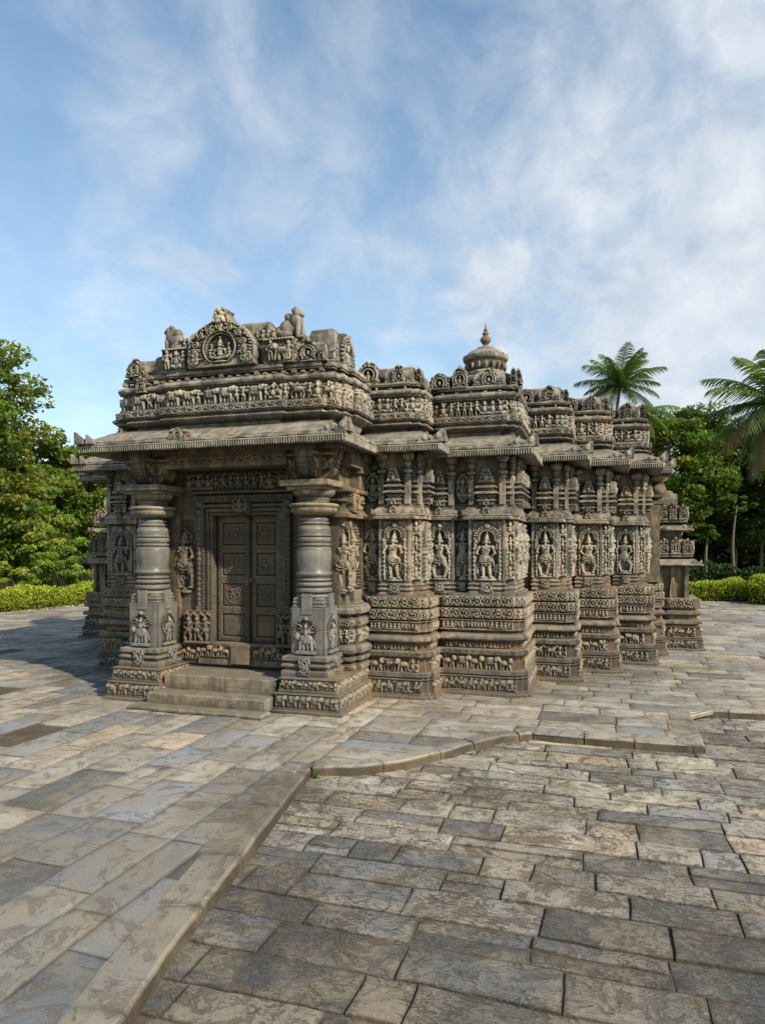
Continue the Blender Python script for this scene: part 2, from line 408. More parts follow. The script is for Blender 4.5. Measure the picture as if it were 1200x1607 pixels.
def cv_kudu(w, h, seed, dep=.05, fig=False, res=.01):
    """little horseshoe gable, outline cut out"""
    c = Cv(w, h, res, 0); r = random.Random(seed)
    cy = h * .30; t = np.clip((c.Y - cy) / (h - cy), 0, 1)
    hw = w * .5 * np.where(c.Y < cy, .94 + .06 * np.sin(c.Y / h * 30), np.maximum(np.sqrt(1 - np.clip(t * 1.18, 0, 1) ** 2), .16 * (1.15 - t)))
    hw = hw * (1 + .07 * np.sin(c.Y / h * 26 + seed))
    m = (abs(c.X) < hw) & (c.Y < h * .995)
    c.H[m] = dep * .18
    for i in range(int(50 if w > .2 else 26)):
        x = r.uniform(-.5, .5) * w; y = r.uniform(0, .95) * h; c.ell(x, y, w * r.uniform(.03, .075), h * r.uniform(.03, .07), dep * r.uniform(.3, .75), dep * .15, r.uniform(-1.5, 1.5))
    R_ = min(w * .27, h * .27); yc = h * (.33 if not fig else .36)
    c.disc(0, yc, R_ * 1.25, dep * .3); c.ring(0, yc, R_, w * .045, dep * .6, -.9, math.pi, dep * .3); c.ring(0, yc, R_, w * .045, dep * .6, -math.pi, -2.2, dep * .3)
    c.ring(0, yc, R_ * 1.5, w * .04, dep * .55, -.6, math.pi, dep * .25); c.ring(0, yc, R_ * 1.5, w * .04, dep * .55, -math.pi, -2.5, dep * .25)
    c.disc(0, yc, R_ * .78, dep * .02)
    if fig: c.setr(-R_ * .7, R_ * .7, h * .06, yc, dep * .02); seated(c, 0, h * .05, h * .58, dep * .75, dep * .02, False)
    else: c.ell(0, yc, R_ * .42, R_ * .55, dep * .6, dep * .02)
    c.ell(0, h * .84, w * .10, h * .10, dep * .8, dep * .3); c.ell(0, h * .94, w * .06, h * .06, dep * .6, dep * .3)
    for sx in (-1, 1):
        c.ring(sx * w * .38, h * .15, w * .085, w * .03, dep * .5, -4, 4, dep * .25); c.ell(sx * w * .38, h * .15, w * .04, w * .04, dep * .6, dep * .3)
        c.ell(sx * w * .3, h * .66, w * .07, h * .06, dep * .6, dep * .3, sx * .8)
    c.rect(-w * .48, w * .48, 0, h * .05, dep * .7)
    c.H[~m] = 0
    return c
def cv_cut(c): return c

# ------------------------------------------------------------------ materials
def new_mat(name):
    m = bpy.data.materials.new(name); m.use_nodes = True; nt = m.node_tree; nt.nodes.clear()
    return m, nt, nt.nodes, nt.links
def N(ns, t, **k):
    n = ns.new(t)
    for a, b in k.items(): setattr(n, a, b)
    return n
def mixc(ns, ln, fac, a, b, mode='MIX'):
    n = ns.new('ShaderNodeMix'); n.data_type = 'RGBA'; n.blend_type = mode; n.clamp_factor = True
    for sock, v in ((n.inputs['Factor'], fac), (n.inputs[6], a), (n.inputs[7], b)):
        if hasattr(v, 'links') or isinstance(v, bpy.types.NodeSocket): ln.new(v, sock)
        else: sock.default_value = v if isinstance(v, (int, float)) else (*v, 1)
    return n.outputs[2]
def noise(ns, ln, vec, scale, detail=4, rough=.55, dist=0):
    n = ns.new('ShaderNodeTexNoise'); n.inputs['Scale'].default_value = scale; n.inputs['Detail'].default_value = detail
    n.inputs['Roughness'].default_value = rough; n.inputs['Distortion'].default_value = dist
    ln.new(vec, n.inputs['Vector']); return n.outputs['Fac']
def mrange(ns, ln, v, a, b, c=0., d=1.):
    n = ns.new('ShaderNodeMapRange'); ln.new(v, n.inputs[0])
    for i, x in enumerate((a, b, c, d)): n.inputs[i + 1].default_value = x
    n.clamp = True; return n.outputs[0]
def mth(ns, ln, op, a, b=0.):
    n = ns.new('ShaderNodeMath'); n.operation = op
    for i, v in enumerate((a, b)):
        if isinstance(v, (int, float)): n.inputs[i].default_value = v
        else: ln.new(v, n.inputs[i])
    return n.outputs[0]
def scalev(ns, ln, vec, s):
    n = ns.new('ShaderNodeVectorMath'); n.operation = 'MULTIPLY'; ln.new(vec, n.inputs[0]); n.inputs[1].default_value = s; return n.outputs[0]
def finish(ns, ln, col, rough, bump_h=None, bs=.4, bd=.01, spec=.35, extra=None):
    b = ns.new('ShaderNodeBsdfPrincipled'); o = ns.new('ShaderNodeOutputMaterial')
    if isinstance(col, tuple): b.inputs['Base Color'].default_value = (*col, 1)
    else: ln.new(col, b.inputs['Base Color'])
    if isinstance(rough, (int, float)): b.inputs['Roughness'].default_value = rough
    else: ln.new(rough, b.inputs['Roughness'])
    b.inputs['Specular IOR Level'].default_value = spec
    if bump_h is not None:
        bp = ns.new('ShaderNodeBump'); bp.inputs['Strength'].default_value = bs; bp.inputs['Distance'].default_value = bd
        ln.new(bump_h, bp.inputs['Height']); ln.new(bp.outputs[0], b.inputs['Normal'])
    ln.new(b.outputs[0], o.inputs[0]); return b

def stone(name, warm=(.40, .315, .205), grey=(.27, .255, .225), dark=(.085, .08, .07), patina=.5, rough=.85, lowdark=True, bd=.012, streak=1.0):
    m, nt, ns, ln = new_mat(name)
    pos = ns.new('ShaderNodeNewGeometry').outputs['Position']
    nrm = ns.new('ShaderNodeNewGeometry').outputs['Normal']
    n1 = noise(ns, ln, pos, .9, 4, .6); n2 = noise(ns, ln, pos, 5.5, 5, .65, .4); n3 = noise(ns, ln, pos, 38, 4, .7)
    st = noise(ns, ln, scalev(ns, ln, pos, (5, 5, .7)), 1.0, 4, .6)
    f1 = mrange(ns, ln, mth(ns, ln, 'ADD', mth(ns, ln, 'MULTIPLY', n1, .6), mth(ns, ln, 'MULTIPLY', n2, .4)), .38, .62)
    c = mixc(ns, ln, f1, warm, grey)
    c = mixc(ns, ln, mrange(ns, ln, n3, .4, .7, .0, .3), c, tuple(min(.5, x * 1.35) for x in grey))
    sx = ns.new('ShaderNodeSeparateXYZ'); ln.new(pos, sx.inputs[0])
    cb = ns.new('ShaderNodeCombineXYZ'); ln.new(mth(ns, ln, 'ADD', mth(ns, ln, 'ADD', sx.outputs[0], sx.outputs[1]), mth(ns, ln, 'MULTIPLY', n2, .03)), cb.inputs[0]); ln.new(mth(ns, ln, 'ADD', sx.outputs[2], mth(ns, ln, 'MULTIPLY', n2, .02)), cb.inputs[1])
    br = ns.new('ShaderNodeTexBrick'); ln.new(cb.outputs[0], br.inputs['Vector']); br.inputs['Scale'].default_value = 1.; br.inputs['Brick Width'].default_value = .83; br.inputs['Row Height'].default_value = .31
    br.inputs['Mortar Size'].default_value = .005; br.inputs['Mortar Smooth'].default_value = .3; br.inputs['Color1'].default_value = (.60, .62, .65, 1); br.inputs['Color2'].default_value = (1.25, 1.21, 1.13, 1); br.inputs['Mortar'].default_value = (.22, .19, .15, 1); br.offset = .37; br.squash = 1.3
    c = mixc(ns, ln, .7, c, br.outputs['Color'], 'MULTIPLY')
    c = mixc(ns, ln, mrange(ns, ln, n1, .5, .66, 0, .5), c, tuple(min(.5, x * 1.5) for x in grey))
    # lichen and soot: blotches and run-off streaks
    f2 = mrange(ns, ln, n2, .49, .58, 0, .85 * patina); c = mixc(ns, ln, f2, c, dark)
    f3 = mrange(ns, ln, st, .48, .6, 0, .95 * patina * streak); c = mixc(ns, ln, f3, c, dark)
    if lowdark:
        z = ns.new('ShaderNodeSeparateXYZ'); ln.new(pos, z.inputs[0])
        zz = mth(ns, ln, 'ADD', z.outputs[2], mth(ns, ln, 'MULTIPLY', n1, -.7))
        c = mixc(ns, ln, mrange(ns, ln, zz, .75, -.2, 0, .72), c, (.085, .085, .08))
        # upper works: tan where dust sits on top faces
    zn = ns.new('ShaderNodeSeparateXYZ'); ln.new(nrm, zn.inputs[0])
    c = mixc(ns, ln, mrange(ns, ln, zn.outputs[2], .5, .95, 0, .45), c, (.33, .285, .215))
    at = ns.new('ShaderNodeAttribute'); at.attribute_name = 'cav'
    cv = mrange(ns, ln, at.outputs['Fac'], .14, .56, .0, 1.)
    c = mixc(ns, ln, cv, mixc(ns, ln, .86, c, (.028, .023, .017)), c)  # low cav darkened: crevice shade painted into the colour
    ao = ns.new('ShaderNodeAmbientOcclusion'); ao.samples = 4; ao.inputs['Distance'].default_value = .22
    recess_shade = mrange(ns, ln, mth(ns, ln, 'ADD', ao.outputs['AO'], mth(ns, ln, 'MULTIPLY', mth(ns, ln, 'SUBTRACT', n2, .5), .5)), .68, .26, 0, .82)  # AO mask: deeper recess shade painted into the stone colour
    shade_col = mixc(ns, ln, mrange(ns, ln, mth(ns, ln, 'ADD', n1, mrange(ns, ln, sx.outputs[2], .3, 3.4, -.09, .06)), .42, .56), (.27, .155, .065), (.03, .024, .016)) if lowdark else (.035, .028, .02)  # ochre stands for soil and bounced light, near-black for recess shade
    c = mixc(ns, ln, recess_shade, c, shade_col)
    c = mixc(ns, ln, mrange(ns, ln, zn.outputs[2], -.3, -.9, 0, .6), c, (.04, .034, .026))  # downward faces darkened: underside shade painted into the colour
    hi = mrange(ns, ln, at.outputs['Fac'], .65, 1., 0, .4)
    c = mixc(ns, ln, hi, c, tuple(min(.5, x * 1.45) for x in warm))  # raised carving lightened: highlight painted into the colour
    h = mth(ns, ln, 'ADD', mth(ns, ln, 'MULTIPLY', n3, .35), mth(ns, ln, 'MULTIPLY', n2, 1.))
    vor = ns.new('ShaderNodeTexVoronoi'); vor.inputs['Scale'].default_value = 70; ln.new(pos, vor.inputs['Vector'])
    h = mth(ns, ln, 'ADD', h, mth(ns, ln, 'MULTIPLY', vor.outputs['Distance'], .25))
    finish(ns, ln, c, rough, h, .8, bd)
    return m
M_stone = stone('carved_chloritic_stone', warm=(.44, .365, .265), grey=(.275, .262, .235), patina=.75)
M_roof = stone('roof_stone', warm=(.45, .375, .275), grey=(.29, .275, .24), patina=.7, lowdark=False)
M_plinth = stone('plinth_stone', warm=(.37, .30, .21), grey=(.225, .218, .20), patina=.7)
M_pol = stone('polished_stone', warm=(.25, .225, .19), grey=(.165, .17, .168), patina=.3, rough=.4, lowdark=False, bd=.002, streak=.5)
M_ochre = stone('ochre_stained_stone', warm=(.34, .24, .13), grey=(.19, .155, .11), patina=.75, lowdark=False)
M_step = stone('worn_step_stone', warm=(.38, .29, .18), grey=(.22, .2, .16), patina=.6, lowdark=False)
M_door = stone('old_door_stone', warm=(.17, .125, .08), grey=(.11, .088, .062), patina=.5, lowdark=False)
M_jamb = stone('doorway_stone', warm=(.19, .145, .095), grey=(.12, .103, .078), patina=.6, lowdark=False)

def paving_mat(name, damp):
    m, nt, ns, ln = new_mat(name)
    pos = ns.new('ShaderNodeNewGeometry').outputs['Position']
    at = ns.new('ShaderNodeAttribute'); at.attribute_name = 'tint'
    cv = ns.new('ShaderNodeAttribute'); cv.attribute_name = 'cav'
    n0 = noise(ns, ln, pos, .55, 3, .6, .3); n1 = noise(ns, ln, pos, 1.7, 6, .62, .9); n2 = noise(ns, ln, pos, 6, 7, .7, .8); n3 = noise(ns, ln, pos, 60, 6, .75)
    cl = noise(ns, ln, scalev(ns, ln, pos, (1, 2.1, 1)), 10, 5, .6, 2.6)      # flaking skin
    sh = noise(ns, ln, pos, 2.6, 9, .66, 2.0)                               # shallow spalls
    dmp = mrange(ns, ln, mth(ns, ln, 'ADD', mth(ns, ln, 'MULTIPLY', n0, .5), mth(ns, ln, 'MULTIPLY', n2, .5)), .42, .54) if damp else mrange(ns, ln, n0, .5, .7)
    c = at.outputs['Color']
    c = mixc(ns, ln, mrange(ns, ln, n1, .44, .56, 0, .55), c, (.36, .295, .20))
    fl = mth(ns, ln, 'MULTIPLY', mrange(ns, ln, cl, .50, .53), mth(ns, ln, 'MULTIPLY', dmp, .8 if damp else .6))
    c = mixc(ns, ln, fl, c, (.045, .043, .038))
    sp_ = mrange(ns, ln, sh, .535, .575, 0, .72 if damp else .5)
    c = mixc(ns, ln, sp_, c, (.15, .115, .075))
    c = mixc(ns, ln, mrange(ns, ln, n3, .5, .72, 0, .25), c, (.45, .42, .36))
    c = mixc(ns, ln, mrange(ns, ln, n3, .5, .3, 0, .35), c, (.06, .055, .045))
    c = mixc(ns, ln, mrange(ns, ln, n0, .5, .62, 0, .5 if damp else .35), c, (.11, .09, .062))
    c = mixc(ns, ln, mrange(ns, ln, n2, .55, .68, 0, .5), c, (.12, .10, .075))
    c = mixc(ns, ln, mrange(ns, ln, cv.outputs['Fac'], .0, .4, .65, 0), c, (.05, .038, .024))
    h = mth(ns, ln, 'ADD', mth(ns, ln, 'MULTIPLY', fl, -.35), mth(ns, ln, 'MULTIPLY', n3, .22))
    h = mth(ns, ln, 'ADD', h, mth(ns, ln, 'MULTIPLY', n2, .7)); h = mth(ns, ln, 'ADD', h, mth(ns, ln, 'MULTIPLY', sp_, -.5))
    finish(ns, ln, c, mrange(ns, ln, n2, .3, .7, .55, .9), h, .8, .022 if damp else .012, .4)
    return m
M_pave = paving_mat('terrace_slab_stone', False)
M_court = paving_mat('weathered_court_stone', True)
def flat_mat(name, a, b, sc, rough=.95, bd=.02):
    m, nt, ns, ln = new_mat(name)
    pos = ns.new('ShaderNodeNewGeometry').outputs['Position']
    n1 = noise(ns, ln, pos, sc, 6, .65); n2 = noise(ns, ln, pos, sc * 9, 4, .7)
    c = mixc(ns, ln, mrange(ns, ln, n1, .35, .65), a, b); c = mixc(ns, ln, mrange(ns, ln, n2, .4, .7, 0, .5), c, tuple(x * .55 for x in a))
    finish(ns, ln, c, rough, n2, .7, bd); return m
M_soil = flat_mat('joint_soil', (.10, .077, .05), (.19, .148, .10), 3)
M_lawn = flat_mat('lawn_ground', (.075, .12, .03), (.12, .16, .04), .6)
M_far = flat_mat('far_ground', (.06, .07, .03), (.12, .11, .06), .3)
M_bark = flat_mat('bark', (.14, .11, .08), (.24, .2, .15), 6)
def leaf_mat(name, tr=.35, rough=.55):
    m, nt, ns, ln = new_mat(name)
    at = ns.new('ShaderNodeAttribute'); at.attribute_name = 'tint'
    b = ns.new('ShaderNodeBsdfPrincipled'); b.inputs['Roughness'].default_value = rough; b.inputs['Specular IOR Level'].default_value = .3
    ln.new(at.outputs['Color'], b.inputs['Base Color'])
    t = ns.new('ShaderNodeBsdfTranslucent'); 
    c2 = mixc(ns, ln, 1.0, at.outputs['Color'], (1.5, 1.6, .6), 'MULTIPLY'); ln.new(c2, t.inputs[0])
    mx = ns.new('ShaderNodeMixShader'); mx.inputs[0].default_value = tr; ln.new(b.outputs[0], mx.inputs[1]); ln.new(t.outputs[0], mx.inputs[2])
    o = ns.new('ShaderNodeOutputMaterial'); ln.new(mx.outputs[0], o.inputs[0]); return m
M_leaf = leaf_mat('foliage'); M_palm = leaf_mat('palm_foliage', .25, .4)

# ------------------------------------------------------------------ plan helpers
def bay_poly(u0, u1, v0, v1, st=.07, m=.16, left=True):
    P = [(u0 + m, v0), (u1 - m, v0), (u1 - m, v0 + st), (u1 - st, v0 + st), (u1 - st, v0 + m), (u1, v0 + m), (u1, v1), (u0, v1)]
    if left: P += [(u0, v0 + m), (u0 + st, v0 + m), (u0 + st, v0 + st), (u0 + m, v0 + st)]
    else: P[0] = (u0, v0)
    return P
def rect(u0, u1, v0, v1): return [(u0, v0), (u1, v0), (u1, v1), (u0, v1)]
def offs(P, o):
    P = np.asarray(P, float); n = len(P); Q = []
    for i in range(n):
        a = P[i] - P[i - 1]; b = P[(i + 1) % n] - P[i]; a = a / np.hypot(*a); b = b / np.hypot(*b)
        n1 = np.array([a[1], -a[0]]); n2 = np.array([b[1], -b[0]]); Q.append(P[i] + (n1 + n2) / (1 + n1 @ n2) * o)
    return Q
def strips(mb, P, out, z0, z1, fn, minlen=.05, sides='fr', maxlen=99, up=None):
    """put a carved strip on every wanted face of plan P pushed out by `out`"""
    Q = offs(P, out); n = len(Q)
    for i in range(n):
        a, b = Q[i], Q[(i + 1) % n]; d = b - a; L = np.hypot(*d)
        if L < minlen: continue
        d = d / L; nn = np.array([d[1], -d[0]])
        face = 'f' if nn[1] < -.5 else 'r' if nn[0] > .5 else 'l' if nn[0] < -.5 else 'b'
        if face not in sides: continue
        L2 = min(L, maxlen)
        mid = (a + b) / 2 if L2 == L else a + d * L2 / 2
        cv = fn(L2, z1 - z0, i * 13 + int(abs(a[0]) * 100))
        if cv is None: continue
        mb.relief(cv, (mid[0], mid[1], z0), (d[0], d[1], 0), (nn[0], nn[1], 0))

def plinth(P, parent, seed, sides='fr', zb=0., maxside=1.6, top=True):
    c = [(0.06, 0), (.06, .05), (-.0, .05), (0, .075), (-.02, .09), (-.02, .29), (0, .30), (0, .325), (-.07, .325), (-.07, .345), (0, .345), (.0, .43), (-.09, .43), (-.09, .675),
         (-.015, .68), (-.015, .78), (-.13, .785), (-.13, .90), (-.02, .93), (0.0, .96), (-.02, 1.0), (-.09, 1.05), (-.15, 1.05), (-.15, 1.09), (-.05, 1.095), (-.05, 1.12), (-.08, 1.125), (-.08, 1.25), (-.05, 1.26),
         (-.05, 1.275), (-.15, 1.28), (-.15, 1.30), (-.06, 1.30), (-.06, 1.47), (-.16, 1.475), (-.16, 1.50), (-.08, 1.50), (-.08, 1.67), (-.17, 1.675), (-.17, 1.72)]
    c = [p for p in c if p[1] >= zb - 1e-6]
    mb = MB(); mb.sweep(P, c, True, False, .005)
    o = mb.build('plinth', M_plinth, parent)
    a = MB()
    if zb < .1: strips(a, P, -.018, .09, .29, lambda w, h, s: cv_animals(w, h, 'eh' if seed % 2 else 'eehs', s + seed, .04, .011), .1, sides)
    if zb < .4: strips(a, P, -.088, .43, .675, lambda w, h, s: cv_animals(w, h, 'ellh' if seed % 3 else 'eel', s + seed * 3, .085, .0095, .1), .1, sides)
    if a.n: a.build('animal_frieze', M_plinth, parent)
    f = MB()
    if zb < .7: strips(f, P, -.013, .685, .775, lambda w, h, s: cv_scroll(w, h, s, .012, .009, 2), .1, sides)
    if zb < .8: strips(f, P, -.128, .787, .898, lambda w, h, s: cv_animals(w, h, 'spss', s + seed * 5, .05, .009), .1, sides)
    strips(f, P, -.078, 1.125, 1.25, lambda w, h, s: cv_animals(w, h, 'ssp', s + seed * 7, .045, .009), .1, sides)
    f.build('figure_frieze', M_plinth, parent)
    g = MB()
    strips(g, P, -.056, 1.30, 1.47, lambda w, h, s: cv_scroll(w, h, s + seed, .026, .009, seed % 3), .07, sides)
    strips(g, P, -.076, 1.50, 1.67, lambda w, h, s: cv_scroll(w, h, s + seed + 5, .026, .009, (seed + 1) % 3 * (1 if seed % 2 else 0)), .07, sides)
    g.build('scroll_frieze', M_plinth, parent)

def knob(mb, x, y, z, dx, dy, s=.1):
    """upturned petal at an eave corner, standing in the plane along (dx,dy)"""
    c = Cv(s, s * 1.25, s / 12, 0)
    m = ((c.X + s * .5) / s < 1 - .0) & (c.Y < s * (.45 + .8 * np.clip((c.X + s * .5) / s, 0, 1) ** 1.6))
    c.H[m] = s * .12; c.ell(s * .1, s * .45, s * .25, s * .3, s * .12, s * .1); c.H[~m] = 0
    nx, ny = dy, -dx
    mb.relief(c, (x - nx * .02, y - ny * .02, z), (dx, dy, 0), (nx, ny, 0), cut=True, thick=.055)

def eave(P, parent, z=4.07, rise=.40, fr=.12, ov=.45, sides='fr', medal=(), name='eave', s=1., seed=0):
    """P is the drip line"""
    mb = MB()
    k = s
    prof = [(-ov, z + .10 * k), (-.06, z + .02), (-.025, z), (-.025, z + fr), (0, z + fr), (.0, z + fr + .035), (-.05 * k, z + fr + .05), (-.05 * k, z + fr + .075), (-.09 * k, z + fr + .085)]
    top = z + rise; z1 = z + fr + .09
    for t in (.15, .35, .6, .85, 1.):
        prof.append((-.10 * k - (ov - .10 * k) * t, z1 + (top - z1) * (1 - (1 - t) ** 1.3)))
    mb.sweep(P, prof, True, True, .016, .09, cham=.006)
    o = mb.build(name, M_roof, parent)
    t = MB()
    strips(t, P, -.022, z + .0, z + fr, lambda w, h, q: cv_teeth(w, h, .042 * k), .08, sides)
    if t.n: t.build('drip_fringe', M_stone, o if o.parent is None or parent.type == 'EMPTY' else parent)
    par_ = o if parent.type == 'EMPTY' else parent
    def horn(*a):
        kb = MB(); knob(kb, *a); kb.build('eave_horn', M_stone, par_)
    n = len(P); P = np.asarray(P, float)
    for i in range(n):
        a, b, c = P[i - 1], P[i], P[(i + 1) % n]
        d1 = (b - a) / np.hypot(*(b - a)); d2 = (c - b) / np.hypot(*(c - b))
        if np.cross(d1, d2) > .5 and (b[1] < max(P[:, 1]) - .2):
            zz = z + fr + .03
            if d1[0] > .5:
                for q, ss in ((.07, .2), (.30, .16)): horn(b[0] - q * k, b[1] + .015, zz, 1, 0, ss * k)
                horn(b[0] - .015, b[1] + .14 * k, zz, 0, -1, .2 * k)
            elif 'l' in sides:
                for q, ss in ((.07, .2), (.28, .15)): horn(b[0] + q * k, b[1] + .015, zz, -1, 0, ss * k)
    for (mx, my) in medal:
        kb = MB(); kb.relief(cv_kudu(.36 * k, .2 * k, int(mx * 10), .035), (mx, my, z + fr + .04), (1, 0, 0), (0, -1, 0), cut=True, thick=.1); kb.build('eave_medallion', M_stone, par_)
    return o

def tower(mb, uc, vf, hw, z0, z1, d=(1, 0), seed=0):
    """miniature shrine tower in half relief; d is direction along the wall"""
    H = z1 - z0; nx, ny = d[1], -d[0]
    dep = .10
    a = np.array([uc, vf]) if True else None
    def R_(h): 
        p = [a - np.array(d) * h + np.array((nx, ny)) * dep, a + np.array(d) * h + np.array((nx, ny)) * dep, a + np.array(d) * h - np.array((nx, ny)) * .05, a - np.array(d) * h - np.array((nx, ny)) * .05]
        return p
    P = R_(hw * .62)
    pr = [(0, 0), (0, .10), (.03, .10), (.03, .14), (-.01, .15), (-.01, .22), (.02, .22), (.02, .26), (-.01, .27), (-.01, .30), (.065, .29), (.07, .335), (.03, .37), (0, .38), (0, .45), (.05, .45), (.055, .49), (.02, .53), (-.01, .54), (-.01, .60), (.03, .60), (.03, .63), (-.01, .66), (-.03, .80), (-.07, .92), (-.1, 1.)]
    mb.sweep(P, [(o, z0 + z * H) for o, z in pr], True, False, .003, .08, cham=.005)
    c = Cv(hw * 1.35, H * .42, .0095, 0)
    t = c.Y / (H * .42); m = abs(c.X) < hw * .66 * np.clip(1.08 - t, 0, 1) ** .6
    c.H[m] = .02
    for r in range(4):
        n = 6 - r
        for i in range(n):
            c.ell((i - (n - 1) / 2) * hw * 1.2 / 6, H * .42 * (.12 + r * .22), hw * .11, H * .055, .03, .02)
    c.ell(0, H * .42 * .3, hw * .22, H * .1, .05, .02); c.H[~m] = 0
    mb.relief(c, (a[0] + nx * (dep + .012), a[1] + ny * (dep + .012), z0 + H * .6), (d[0], d[1], 0), (nx, ny, 0), cut=True, thick=.08)
    # small front gable on the base
    mb.relief(cv_kudu(hw * .5, H * .2, seed, .025), (a[0] + nx * (dep + .03), a[1] + ny * (dep + .03), z0), (d[0], d[1], 0), (nx, ny, 0), cut=True, thick=.04)
def colonette(mb, x, y, z0, z1, r=.046):
    mb.box(x - r, x + r, y - r, y + r, z0, z1 - .42, .002)
    b = z1 - .42
    mb.lathe(x, y, [(r * 1.1, b), (r * 1.5, b + .02), (r * 1.1, b + .04), (r * 1.0, b + .06), (r * 1.9, b + .085), (r * 2.0, b + .11), (r * 1.1, b + .13), (r * .9, b + .16), (r * 1.3, b + .2), (r * 1.5, b + .24), (r * 1.2, b + .26),
                    (r * 2.1, b + .3), (r * 2.5, b + .33), (r * 2.5, b + .36), (r * 2.5, b + .42)], 14)

def niche(parent, u0, u1, vf, vb, seed, pose=0, side=.0, ztop=4.12, right=True, canopy=.12):
    w = u1 - u0; uc = (u0 + u1) / 2
    mb = MB()
    P = rect(u0, u1, vf, vb)
    mb.sweep(P, [(.02, 1.70), (.02, 1.745), (0, 1.75), (0, 1.765), (.028, 1.78), (.035, 1.80), (.028, 1.82), (0, 1.83), (0, 1.845), (.024, 1.86), (.028, 1.875), (.022, 1.885), (-.005, 1.895), (-.005, 1.92), (-.02, 1.925), (-.02, 3.02)], False, False, .003)
    mb.relief(cv_scroll(w * .34, .17, seed, .018, .009), (uc, vf - .045, 1.735), (1, 0, 0), (0, -1, 0))
    mb.box(uc - w * .17, uc + w * .17, vf - .045, vf + .02, 1.735, 1.905, .002)
    mb.box(u0 - .02, u0 + .035, vf - .012, vf + .05, 1.925, 3.0, .002); mb.box(u1 - .035, u1 + .012, vf - .012, vf + .05, 1.925, 3.0, .002)
    mb.build('niche', M_stone, parent)
    r = MB(); r.relief(cv_deity(w - .08, 1.04, seed, pose), (uc, vf + .018, 1.925), (1, 0, 0), (0, -1, 0))
    r.build('deity_relief', M_stone, parent)
    if right and side > .1:
        r = MB(); r.relief(cv_deity(min(side, .42), 1.04, seed + 50, (pose + 1) % 3, True), (u1 - .02 + .004, vf + .06 + min(side, .42) / 2, 1.925), (0, 1, 0), (1, 0, 0))
        r.build('deity_relief', M_stone, parent)
    if right:      # stacked little figures on the stepped return
        c = Cv(.15, 1.04, .0085, .01)
        for i in range(4): fig_stamp(c, 0, .02 + i * .255, .24, 1 if i % 2 else -1, (STAND, DANCE, SEAT)[(i + seed) % 3], .06, .01)
        for i in range(26): c.ell(.062 * (1 if i % 2 else -1), .02 + i * .04, .014, .02, .03, .01)
        r = MB(); r.relief(c, (u1 + .075, vf + .155, 1.93), (1, 0, 0), (0, -1, 0)); r.box(u1 - .02, u1 + .155, vf + .158, vf + .4, 1.72, 3.0, .002)
        r.build('figure_panel', M_stone, parent)
    # canopy
    mb = MB(); c = canopy
    mb.sweep(P, [(-.02, 2.97), (.03, 3.0), (c, 2.985), (c, 3.045), (c + .012, 3.05), (c + .012, 3.075), (c - .02, 3.085), (c - .035, 3.14), (c - .07, 3.185), (.015, 3.21), (0.01, 3.25), (-.05, 3.26)], True, True, .004, .07)
    strips(mb, P, c + .001, 2.985, 3.045, lambda a, b, q: cv_teeth(a, b, .032, .014, .008), .1, 'fr' if right else 'f')
    mb.relief(cv_kudu(.15, .16, seed, .03), (uc, vf - c + .015, 3.08), (1, 0, 0), (0, -1, 0), cut=True, thick=.07)
    for sx in (-1, 1):
        knob(mb, uc + sx * (w / 2 + c - .05), vf - c + .01, 3.07, sx, 0, .09)
    if right: knob(mb, u1 + c - .01, vf - c + .09, 3.07, 0, -1, .09)
    mb.build('niche_canopy', M_stone, parent)
    # upper stage
    mb = MB()
    mb.sweep(offs(P, -.03), [(0, 3.2), (0, ztop)], False, False, .003)
    tower(mb, uc, vf + .03, w * .36, 3.24, 3.87, (1, 0), seed)
    colonette(mb, u0 + .035, vf, 3.24, ztop); colonette(mb, u1 - .035, vf, 3.24, ztop)
    if right and side > .3:
        tower(mb, u1 - .03, vf + .24, .13, 3.24, 3.87, (0, 1), seed + 1)
        colonette(mb, u1 + .0, vf + side - .02, 3.24, ztop)
    mb.build('miniature_tower', M_stone, parent)

def slot_figure(parent, u0, u1, v, seed, upper=True):
    mb = MB(); w = u1 - u0; uc = (u0 + u1) / 2
    mb.relief(cv_deity(w, 1.04, seed, seed % 3, False, .065), (uc, v, 1.925), (1, 0, 0), (0, -1, 0))
    mb.build('attendant_relief', M_stone, parent)
    mb = MB(); mb.sweep(rect(u0, u1, v - .03, v + .1), [(.0, 1.70), (.0, 1.745), (-.02, 1.75), (.02, 1.79), (-.02, 1.83), (.015, 1.86), (-.02, 1.9), (-.03, 1.92)], True, False, .003)
    mb.box(uc - w * .2, uc + w * .2, v - .07, v, 1.74, 1.9, .002)
    mb.build('niche', M_stone, parent)
    if upper:
        c = Cv(w * .95, .58, .0095); c.ring(0, .28, .2, .03, .03, sx=.6)
        for i in range(14): c.ell(math.cos(i * .449) * w * .36, .28 + math.sin(i * .449) * .23, .035, .035, .03)
        fig_stamp(c, 0, .1, .36, 1, SEAT, .05)
        mb = MB(); mb.relief(c, (uc, v, 3.28), (1, 0, 0), (0, -1, 0)); mb.build('medallion', M_stone, parent)

